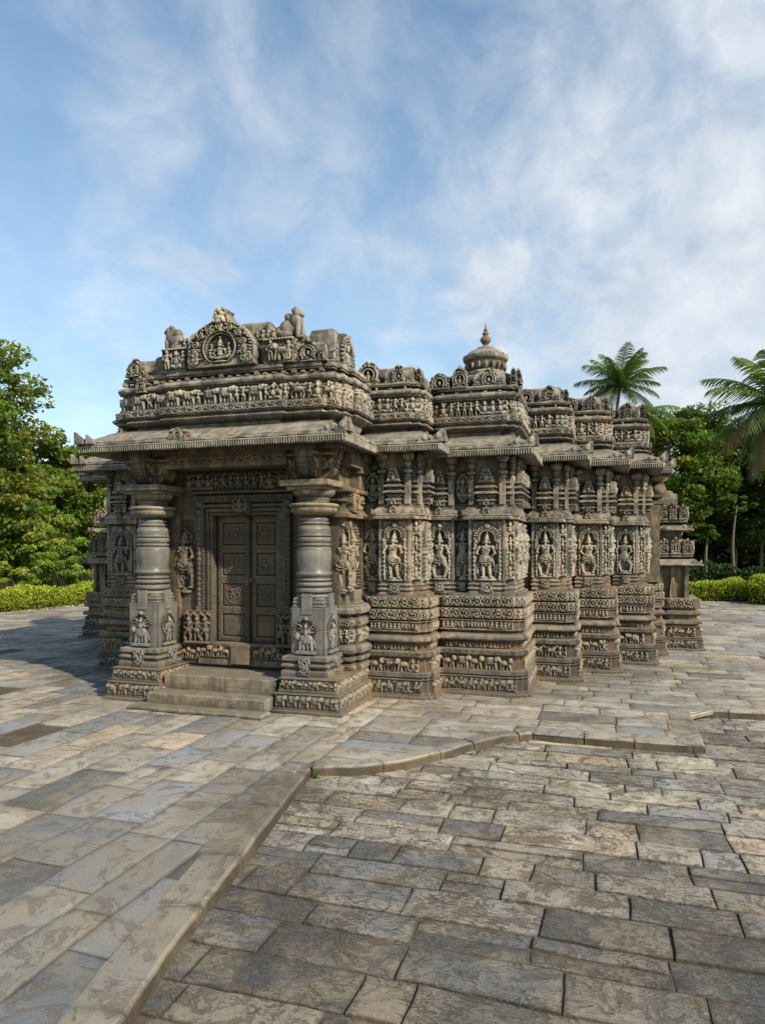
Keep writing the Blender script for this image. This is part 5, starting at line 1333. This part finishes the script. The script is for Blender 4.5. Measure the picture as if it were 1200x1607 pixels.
# low edging stones in front of the hedges
mb = MB()
for i in range(26): mb.box(-21.75, -21.5, 12 + i * .9, 12.88 + i * .9, -.05, .06, .01, .02, .3, PAL[3])
for i in range(38): mb.box(-20.6 + i * .95, -19.68 + i * .95, 34.2, 34.42, -.05, .07, .01, .02, .3, PAL[2])
o = mb.build('edging', M_pave); tag(o, 'low stone edging below the hedges', None, None, 'structure')

# ================================================================== VEGETATION
def leaves(mb, C, size, tint, updir=.5, seed=0, droop=0., asp=.55):
    """one folded quad per centre"""
    g = np.random.default_rng(seed); n = len(C)
    nr = g.normal(size=(n, 3)); nr[:, 2] += updir * 1.5; nr /= np.linalg.norm(nr, axis=1)[:, None]
    t = g.normal(size=(n, 3)); t[:, 2] -= droop; t -= (t * nr).sum(1)[:, None] * nr; t /= np.linalg.norm(t, axis=1)[:, None] + 1e-9
    b_ = np.cross(nr, t); s = (size * g.uniform(.6, 1.3, n))[:, None]
    V = np.stack([C - t * s, C - b_ * s * asp + nr * s * .1, C + t * s, C + b_ * s * asp + nr * s * .1], 1)
    q = np.arange(4 * n).reshape(n, 4)
    mb.add(V.reshape(-1, 3), q, None, np.repeat(tint, 4, 0), False)
def crown(cx, cy, cz, rx, ry, rz, nclump, per, leaf, base, seed, cr=None, flat=1., hollow=.55):
    g = np.random.default_rng(seed); mb = MB()
    d = g.normal(size=(nclump, 3)); d /= np.linalg.norm(d, axis=1)[:, None]
    rad = g.uniform(hollow, 1.0, nclump) ** .8
    rad *= 1 + .22 * np.sin(d[:, 0] * 5 + seed) * np.cos(d[:, 2] * 4 + seed * 2)
    c = d * rad[:, None] * np.array((rx, ry, rz)) + np.array((cx, cy, cz))
    cr = cr or .2 * (rx + rz) / 2
    for k in range(nclump):
        n = int(per * g.uniform(.6, 1.4)); e = g.normal(size=(n, 3)); e /= np.linalg.norm(e, axis=1)[:, None]
        rr = cr * g.uniform(.6, 1.35)
        p = c[k] + e * rr * (g.uniform(.3, 1, n) ** .5)[:, None] * np.array((1.15, 1.15, .62 * flat))
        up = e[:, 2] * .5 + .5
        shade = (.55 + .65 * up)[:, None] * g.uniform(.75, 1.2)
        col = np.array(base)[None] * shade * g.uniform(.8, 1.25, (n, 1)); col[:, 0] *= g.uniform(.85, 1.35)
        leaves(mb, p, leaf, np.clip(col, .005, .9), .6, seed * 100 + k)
    return mb, c
def limb(mb, a, b, r0, r1, n=8, seed=0, segs=6):
    a, b = np.array(a, float), np.array(b, float); rows = []
    g = random.Random(seed); off = np.array((g.uniform(-1, 1), g.uniform(-1, 1), 0)) * np.linalg.norm(b - a) * .07
    d = b - a; d /= np.linalg.norm(d); x = np.cross(d, (0.3, 1, .1)); x /= np.linalg.norm(x); y = np.cross(d, x)
    for i in range(segs + 1):
        t = i / segs; c = a + (b - a) * t + off * math.sin(t * math.pi); r = r0 + (r1 - r0) * t
        if i == 0: r *= 1.35
        rows.append([c + r * (x * math.cos(q) + y * math.sin(q)) for q in np.arange(n) / n * 2 * np.pi])
    V = np.array(rows); idx = np.arange((segs + 1) * n).reshape(segs + 1, n); nx = np.roll(idx, -1, 1)
    mb.add(V, np.stack([idx[:-1], nx[:-1], nx[1:], idx[1:]], -1).reshape(-1, 4), None, None, True)
def P_(px, d):   # point on the ground seen at picture column px, at depth d
    x = (px - 600) / 1080 * d; return x * CA - d * SA, x * SA + d * CA
def tree(name, px, d, ztop, zbot, rad, base, seed, label, cat='tree', nclump=110, per=150, leaf=.16, trunk_r=.22, group=None, hollow=.5, tint=None, dx=0.):
    x, y = P_(px, d); t = empty(name, (x, y, 0), label, cat, group)
    cz = (ztop + zbot) / 2; rz = (ztop - zbot) / 2
    mb, c = crown(x, y, cz, rad, rad, rz, nclump, per, leaf, base, seed, hollow=hollow); mb.build('crown', M_leaf, t)
    tr = MB(); fk = (x + .2, y, zbot + rz * .5); limb(tr, (x, y, -.1), fk, trunk_r, trunk_r * .6, 10, seed, 8)
    g = random.Random(seed)
    for k in g.sample(range(len(c)), min(14, len(c))):
        q = c[k]; s0 = np.array((x, y, 0)) + (np.array(fk) - np.array((x, y, 0))) * g.uniform(.55, 1.); limb(tr, s0, q, trunk_r * .35, trunk_r * .08, 6, k, 5)
    tr.build('trunk', M_bark, t)
    return t
G1 = (.125, .20, .034); G2 = (.075, .125, .028); G3 = (.175, .245, .042); G4 = (.03, .05, .015)
tree('broadleaf_tree', -88, 31, 12.6, 4.6, 3.9, G3, 1, 'tall leafy tree reaching into the sky at the left edge', nclump=150, per=230, leaf=.13)
tree('broadleaf_tree', -20, 34, 7.6, 1.2, 3.6, G3, 2, 'bright green tree hanging low at the left edge below the tall one', nclump=150, per=230, leaf=.14)
tree('broadleaf_tree', 75, 42, 9.2, 1.5, 3.6, G1, 3, 'rounded green tree in the middle of the left tree line', nclump=150, per=220, leaf=.15)
tree('broadleaf_tree', 150, 50, 10.0, 1.6, 4.2, G2, 4, 'darker tree of the left tree line partly behind the temple', nclump=140, per=220, leaf=.17)
tree('broadleaf_tree', -60, 52, 10.0, .5, 5.0, G2, 5, 'dark tree at the far left behind the bright ones', nclump=110, per=160, leaf=.2)
tree('broadleaf_tree', 105, 60, 8.0, .2, 5.0, G4, 6, 'dark shaded tree deep behind the left tree line', nclump=110, per=170, leaf=.2)
tree('bush', 90, 33, 3.6, .1, 1.5, (.2, .30, .05), 7, 'light green rounded bush behind the left hedge', 'bush', nclump=60, per=160, leaf=.1, trunk_r=.06)
tree('bush', 22, 30, 1.9, .1, 1.0, (.22, .31, .05), 8, 'small light green bush at the left edge above the hedge', 'bush', nclump=40, per=120, leaf=.09, trunk_r=.04)
tree('broadleaf_tree', 1065, 56, 14.6, 3.6, 4.6, G1, 9, 'broad dark green tree just right of the temple', nclump=150, per=190, leaf=.18)
tree('broadleaf_tree', 1150, 58, 13.6, 3.2, 4.6, G2, 10, 'broad dark tree beside the right-hand palm', nclump=150, per=180, leaf=.18)
tree('broadleaf_tree', 1230, 55, 13.0, 2.6, 4.4, G2, 11, 'dark tree at the right edge behind the palm', nclump=130, per=180, leaf=.18)
tree('broadleaf_tree', 1110, 70, 9.5, .2, 6.5, G4, 12, 'dark tree mass filling the gap under the right crowns', nclump=140, per=170, leaf=.24)
tree('broadleaf_tree', 1010, 70, 11, .2, 5.5, G4, 13, 'dark tree hidden mostly behind the right end of the temple', nclump=110, per=150, leaf=.24)
tree('broadleaf_tree', 1240, 72, 9.5, .2, 6.0, G4, 14, 'dark distant tree at the far right edge', nclump=110, per=150, leaf=.24)
tree('broadleaf_tree', 1165, 84, 8, -.5, 7.5, G4, 15, 'dark far tree behind the slim pale trunks', nclump=120, per=170, leaf=.28)
tree('bush', 1120, 62, 3.4, -.3, 3.5, G4, 16, 'dark undergrowth bush below the broad right-hand trees', 'bush', nclump=60, per=170, leaf=.16, trunk_r=.06)
tree('bush', 1200, 62, 3.6, -.3, 3.5, G4, 17, 'dark undergrowth bush at the foot of the large palm', 'bush', nclump=60, per=170, leaf=.16, trunk_r=.06)
# slim pale trunks under the right trees
def slim(px, d, h, r, seed, label, crown_r):
    x, y = P_(px, d); t = empty('young_tree', (x, y, 0), label, 'tree', 'slim young trees under the right tree line')
    tr = MB(); limb(tr, (x, y, -.1), (x + .1, y, h), r, r * .5, 8, seed, 10); tr.build('trunk', M_bark, t)
    mb, c = crown(x, y, h, crown_r, crown_r, crown_r * .9, 22, 90, .12, (.10, .16, .03), seed); mb.build('crown', M_leaf, t)
slim(1153, 50, 5.6, .12, 3, 'slim young tree with a pale trunk below the palm', 1.1)
slim(1108, 54, 3.6, .14, 4, 'short-trunked young tree left of the slim pale one', .9)
slim(1192, 56, 3.8, .14, 5, 'young tree with a dark trunk nearest the right edge', .9)

def palm(px, d, zc, L, seed, label, nf=32, lean=0., base=(.095, .15, .035), e0=1.35, span=1.75):
    x, y = P_(px, d); t = empty('palm_tree', (x, y, 0), label, 'palm tree', 'palm trees')
    tr = MB(); limb(tr, (x + lean, y, -.1), (x, y, zc), .2, .13, 10, seed, 16); tr.build('trunk', M_bark, t)
    g = random.Random(seed)
    for i in range(nf):
        az = i * 2.399 + g.uniform(-.2, .2); el = (e0 - span * (i / nf) ** 1.1) + g.uniform(-.12, .12); l = L * g.uniform(.85, 1.1)
        n = 20; pts = []; p = np.array((x, y, zc), float); e = el
        hd = np.array((math.cos(az), math.sin(az), 0))
        for k in range(n + 1):
            pts.append(p.copy()); p = p + (hd * math.cos(e) + np.array((0, 0, math.sin(e)))) * l / n; e -= (.95 + g.uniform(-.25, .2)) / n * (.35 + 1.3 * k / n)
        pts = np.array(pts); side = np.array((-hd[1], hd[0], 0)); V = []; F = []; C = []
        col = np.array(base) * g.uniform(.75, 1.3) * (1.15 if el > .3 else .85)
        if el < -.3 and g.random() < .4: col = np.array((.16, .12, .04))
        for k in range(1, n):
            tn = pts[min(k + 1, n)] - pts[k - 1]; tn /= np.linalg.norm(tn); up = np.cross(side, tn); ll = l * .30 * math.sin(math.pi * (.12 + .86 * k / n)) ** .6
            for s_ in (-1, 1):
                for h in (0, .5):
                    o = pts[k] + (pts[k] - pts[k - 1]) * h
                    dr = side * s_ * .75 + tn * .75 - np.array((0, 0, .22 + .25 * g.random())) + up * .1; dr /= np.linalg.norm(dr)
                    wv = tn * .036 * L / 3.5
                    a = len(V); m = o + dr * ll * .5; tip = o + dr * ll - np.array((0, 0, .25 * ll))
                    V += [o - wv, o + wv, m + wv, m - wv, tip]; F += [(a, a + 1, a + 2, a + 3)]; C.append(1)
                    F += [(a + 3, a + 2, a + 4, a + 4)]
        F4 = np.array([f for f in F if f[2] != f[3]]); F3 = np.array([f[:3] for f in F if f[2] == f[3]])
        mb = MB(); mb.add(np.array(V), [F4, F3], None, col)
        r_ = MB(); 
        for k in range(0, n, 2):
            a, b_ = pts[k], pts[min(k + 2, n)]; w = .05 * (1 - k / n) + .008
            mb.add([a - side * w, a + side * w, b_ + side * w * .8, b_ - side * w * .8], np.array([[0, 1, 2, 3]]), None, col * 1.3)
        mb.build('frond', M_palm, t)
palm(972, 60, 16.7, 3.9, 3, 'palm tree rising behind the temple roof')
palm(1004, 50, 12.4, 2.9, 4, 'lower palm with drooping yellow green fronds at the right roof end', 16, base=(.13, .20, .035), e0=.45)
palm(1222, 40, 10.9, 4.5, 5, 'large palm with hanging fronds at the right edge', 34, lean=1.2, span=2.4, base=(.10, .15, .035))

def hedge(pts, w, h, name, label, seed, per=900, col=(.42, .43, .045), leaf=.06):
    x, y = pts[0]; g = np.random.default_rng(seed); mb = MB(); pts = np.array(pts, float)
    seg = np.hypot(*np.diff(pts, axis=0).T); tot = seg.sum(); n = int(tot * per)
    s = g.uniform(0, tot, n); cum = np.concatenate([[0], np.cumsum(seg)])
    px_, py_ = np.interp(s, cum, pts[:, 0]), np.interp(s, cum, pts[:, 1])
    dirx = np.gradient(pts[:, 0]); diry = np.gradient(pts[:, 1]); tx = np.interp(s, cum, dirx); ty = np.interp(s, cum, diry); l = np.hypot(tx, ty); tx /= l; ty /= l
    a = g.uniform(-.5, math.pi + .5, n); hh = h * (1 + .10 * np.sin(s * 1.7 + seed) + .06 * np.sin(s * 5.1))
    rr = g.uniform(.82, 1.05, n)
    lx = np.clip(np.cos(a) * 1.3, -1, 1) * w / 2 * rr; lz = np.clip(np.sin(a) * 1.25, -.3, 1) * hh * .5 * rr + hh * .5
    lo = g.random(n) < .38; lx = np.where(lo, np.sign(g.random(n) - .5) * w * .5 * rr, lx); lz = np.where(lo, g.uniform(0, .75, n) * hh, lz)
    C = np.stack([px_ - ty * lx, py_ + tx * lx, np.maximum(lz, .02)], -1)
    C += fbm(C, 2.2, seed, 2)[:, None] * .10
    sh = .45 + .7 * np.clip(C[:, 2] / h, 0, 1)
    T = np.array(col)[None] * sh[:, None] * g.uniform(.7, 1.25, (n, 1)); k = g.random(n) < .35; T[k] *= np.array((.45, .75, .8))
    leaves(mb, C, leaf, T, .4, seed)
    core = MB(); core.add(np.concatenate([mb.V[0]]), mb.F[0], None, mb.T[0])
    # dense dark inside so that nothing shows through
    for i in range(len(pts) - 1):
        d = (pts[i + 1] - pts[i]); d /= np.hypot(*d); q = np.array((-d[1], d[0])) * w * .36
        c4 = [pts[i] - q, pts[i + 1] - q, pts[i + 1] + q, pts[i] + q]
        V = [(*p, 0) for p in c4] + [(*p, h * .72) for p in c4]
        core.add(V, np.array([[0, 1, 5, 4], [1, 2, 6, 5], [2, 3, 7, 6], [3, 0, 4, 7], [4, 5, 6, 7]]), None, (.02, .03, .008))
    o = core.build(name, M_leaf); return tag(o, label, 'hedge')
hedge([(-22.0, 12), (-22.1, 16), (-22.1, 20), (-22.0, 25), (-21.7, 30), (-21.0, 35)], 1.1, .85, 'hedge', 'clipped yellow green hedge along the left edge of the paving', 3, 1500)
hedge([(-3, 35.2), (2, 35.2), (4.4, 35.1), (6.6, 35.0)], 1.3, .98, 'hedge', 'clipped yellow green hedge at the right end of the temple', 5, 1700)
hedge([(6.5, 34.6), (8.2, 34.0), (10, 32.8), (12, 31)], 1.5, 1.2, 'hedge', 'taller yellow green hedge curving forward at the right edge', 6, 1900)
hedge([(-8, 42), (2, 43), (12, 43), (22, 42)], 1.2, 1.5, 'hedge', 'dark green hedge behind the yellow one on the right', 9, 500, (.05, .08, .02), .09)
# tuft growing out of the kerb joint
g = np.random.default_rng(3); mb = MB(); C = np.array((-3.05, 7.19, -.07)) + g.normal(size=(40, 3)) * np.array((.018, .018, .015)); leaves(mb, C, .02, np.tile((.09, .19, .02), (40, 1)), .3, 3)
o = mb.build('weed', M_leaf); tag(o, 'tiny green weed in the corner of the kerb', 'weed')

# ================================================================== SKY, SUN, CAMERA
EL, AZ = R(33), R(27)
sd = Vector((math.cos(AZ) * math.cos(EL), -math.sin(AZ) * math.cos(EL), math.sin(EL)))
w = bpy.data.worlds.new('World'); scene.world = w; w.use_nodes = True
nt = w.node_tree; ns = nt.nodes; ln = nt.links; ns.clear()
sky = ns.new('ShaderNodeTexSky'); sky.sky_type = 'NISHITA'; sky.sun_disc = False; sky.sun_elevation = EL; sky.sun_rotation = R(90) + AZ
sky.air_density = 1.0; sky.dust_density = .3; sky.ozone_density = 2.5
tc = ns.new('ShaderNodeTexCoord'); sp = ns.new('ShaderNodeSeparateXYZ'); ln.new(tc.outputs['Generated'], sp.inputs[0])
zc = mth(ns, ln, 'MAXIMUM', mth(ns, ln, 'ADD', sp.outputs[2], .22), .08)
cx = mth(ns, ln, 'DIVIDE', sp.outputs[0], zc); cy = mth(ns, ln, 'DIVIDE', sp.outputs[1], zc)
cb = ns.new('ShaderNodeCombineXYZ'); ln.new(cx, cb.inputs[0]); ln.new(cy, cb.inputs[1])
mp = ns.new('ShaderNodeMapping'); mp.inputs['Rotation'].default_value = (0, 0, R(-35)); mp.inputs['Scale'].default_value = (1.1, .78, 1); mp.inputs['Location'].default_value = (3.1, 1.7, 0); ln.new(cb.outputs[0], mp.inputs[0])
n1 = noise(ns, ln, mp.outputs[0], 1.35, 7, .53, .35)
n2 = noise(ns, ln, mp.outputs[0], 4.2, 8, .58, .5)
cl = mth(ns, ln, 'ADD', mth(ns, ln, 'MULTIPLY', n1, .75), mth(ns, ln, 'MULTIPLY', n2, .25))
nv = ns.new('ShaderNodeVectorMath'); nv.operation = 'NORMALIZE'; ln.new(tc.outputs['Generated'], nv.inputs[0])
def blob(px, py, r0, r1, amp):
    x = (px - 600) / 1080; z = (860 - py) / 1080; v = Vector((x * CA - SA, x * SA + CA, z)).normalized()
    n = ns.new('ShaderNodeVectorMath'); n.operation = 'DOT_PRODUCT'; ln.new(nv.outputs[0], n.inputs[0]); n.inputs[1].default_value = v
    return mrange(ns, ln, n.outputs['Value'], math.cos(R(r0)), math.cos(R(r1)), 0, amp)
cl = mth(ns, ln, 'SUBTRACT', cl, mth(ns, ln, 'ADD', mth(ns, ln, 'ADD', blob(-60, 60, 17, 3, .12), blob(-80, 420, 13, 2, .10)), mth(ns, ln, 'ADD', blob(800, 200, 13, 2, .05), blob(1080, 260, 9, 2, .08))))
thin = mrange(ns, ln, cl, .43, .61, .04, .76)
# the cloud bank low on the right and two small cumulus heads
def blob(px, py, r0, r1, amp):
    x = (px - 600) / 1080; z = (860 - py) / 1080; v = Vector((x * CA - SA, x * SA + CA, z)).normalized()
    n = ns.new('ShaderNodeVectorMath'); n.operation = 'DOT_PRODUCT'; ln.new(nv.outputs[0], n.inputs[0]); n.inputs[1].default_value = v
    return mrange(ns, ln, n.outputs['Value'], math.cos(R(r0)), math.cos(R(r1)), 0, amp)
nv = ns.new('ShaderNodeVectorMath'); nv.operation = 'NORMALIZE'; ln.new(tc.outputs['Generated'], nv.inputs[0])
big = noise(ns, ln, nv.outputs[0], 9, 7, .6, .4)
def lumpy(m, lo, hi): return mrange(ns, ln, mth(ns, ln, 'ADD', m, mth(ns, ln, 'MULTIPLY', mth(ns, ln, 'SUBTRACT', big, .5), 1.3)), lo, hi)
b1 = blob(1330, 480, 36, 4, 1.05); bank = lumpy(b1, .05, .9)
c1 = lumpy(blob(795, 465, 8.5, .5, 1.), .38, .95); c2 = lumpy(blob(1190, 360, 7, 1.5, 1.), .3, .9)
c3 = lumpy(blob(1010, 70, 10, 2, 1.), .4, 1.1); c4 = lumpy(blob(330, 250, 20, 3, .9), .3, 1.2); c5 = lumpy(blob(420, 380, 16, 3, .9), .3, 1.2); c6 = lumpy(blob(200, 400, 9, 2, .9), .3, 1.2)
s_ = mth(ns, ln, 'MAXIMUM', thin, mth(ns, ln, 'MULTIPLY', bank, .92)); s_ = mth(ns, ln, 'MAXIMUM', s_, mth(ns, ln, 'MULTIPLY', c1, .92)); s_ = mth(ns, ln, 'MAXIMUM', s_, c2)
s_ = mth(ns, ln, 'MAXIMUM', s_, mth(ns, ln, 'MULTIPLY', c3, .75)); s_ = mth(ns, ln, 'MAXIMUM', s_, mth(ns, ln, 'MULTIPLY', c4, .62)); s_ = mth(ns, ln, 'MAXIMUM', s_, mth(ns, ln, 'MULTIPLY', c5, .6)); s_ = mth(ns, ln, 'MAXIMUM', s_, mth(ns, ln, 'MULTIPLY', c6, .55))
hz = mrange(ns, ln, sp.outputs[2], .7, .0, .0, .66); s_ = mth(ns, ln, 'MAXIMUM', s_, hz)
SKY = .15
front = mrange(ns, ln, sp.outputs[1], -.15, .35, 0., 1.)  # unseen sky behind the camera shaped clearer and dimmer to cut fill
s_ = mth(ns, ln, 'MULTIPLY', s_, mth(ns, ln, 'ADD', mth(ns, ln, 'MULTIPLY', front, .85), .15))
bg = ns.new('ShaderNodeBackground'); bg.inputs[1].default_value = 1.0
skc = ns.new('ShaderNodeVectorMath'); skc.operation = 'SCALE'; ln.new(sky.outputs[0], skc.inputs[0]); skc.inputs['Scale'].default_value = SKY
skt = mixc(ns, ln, 1.0, skc.outputs[0], mixc(ns, ln, front, (.92, .90, .80), (1.2, 1.42, 1.36)), 'MULTIPLY')
shade = mixc(ns, ln, mrange(ns, ln, mth(ns, ln, 'ADD', mth(ns, ln, 'MULTIPLY', n2, .5), mth(ns, ln, 'MULTIPLY', big, .5)), .38, .6), (.56, .65, .76), (.84, .885, .94))
fin = mixc(ns, ln, s_, skt, shade)
ln.new(fin, bg.inputs[0]); out = ns.new('ShaderNodeOutputWorld'); ln.new(bg.outputs[0], out.inputs[0])
w.cycles.sampling_method = 'MANUAL'; w.cycles.sample_map_resolution = 512

L = bpy.data.lights.new('sun', 'SUN'); L.energy = 5.0; L.angle = R(.7); L.color = (1, .885, .72)
so = bpy.data.objects.new('sun', L); COL.objects.link(so); so.location = (6, -4, 12); so.rotation_euler = sd.to_track_quat('Z', 'Y').to_euler()

cam = bpy.data.cameras.new('camera'); co = bpy.data.objects.new('camera', cam); COL.objects.link(co)
co.location = (0, 0, 2.5); co.rotation_euler = (R(90), 0, R(17.5))
cam.sensor_fit = 'AUTO'; cam.sensor_width = 36; cam.lens = 36 * 1080 / 1607; cam.shift_y = 56.5 / 1607; cam.clip_start = .1; cam.clip_end = 2000
scene.camera = co
scene.view_settings.view_transform = 'Standard'; scene.view_settings.look = 'None'; scene.view_settings.exposure = 0
scene.cycles.max_bounces = 6; scene.cycles.diffuse_bounces = 3
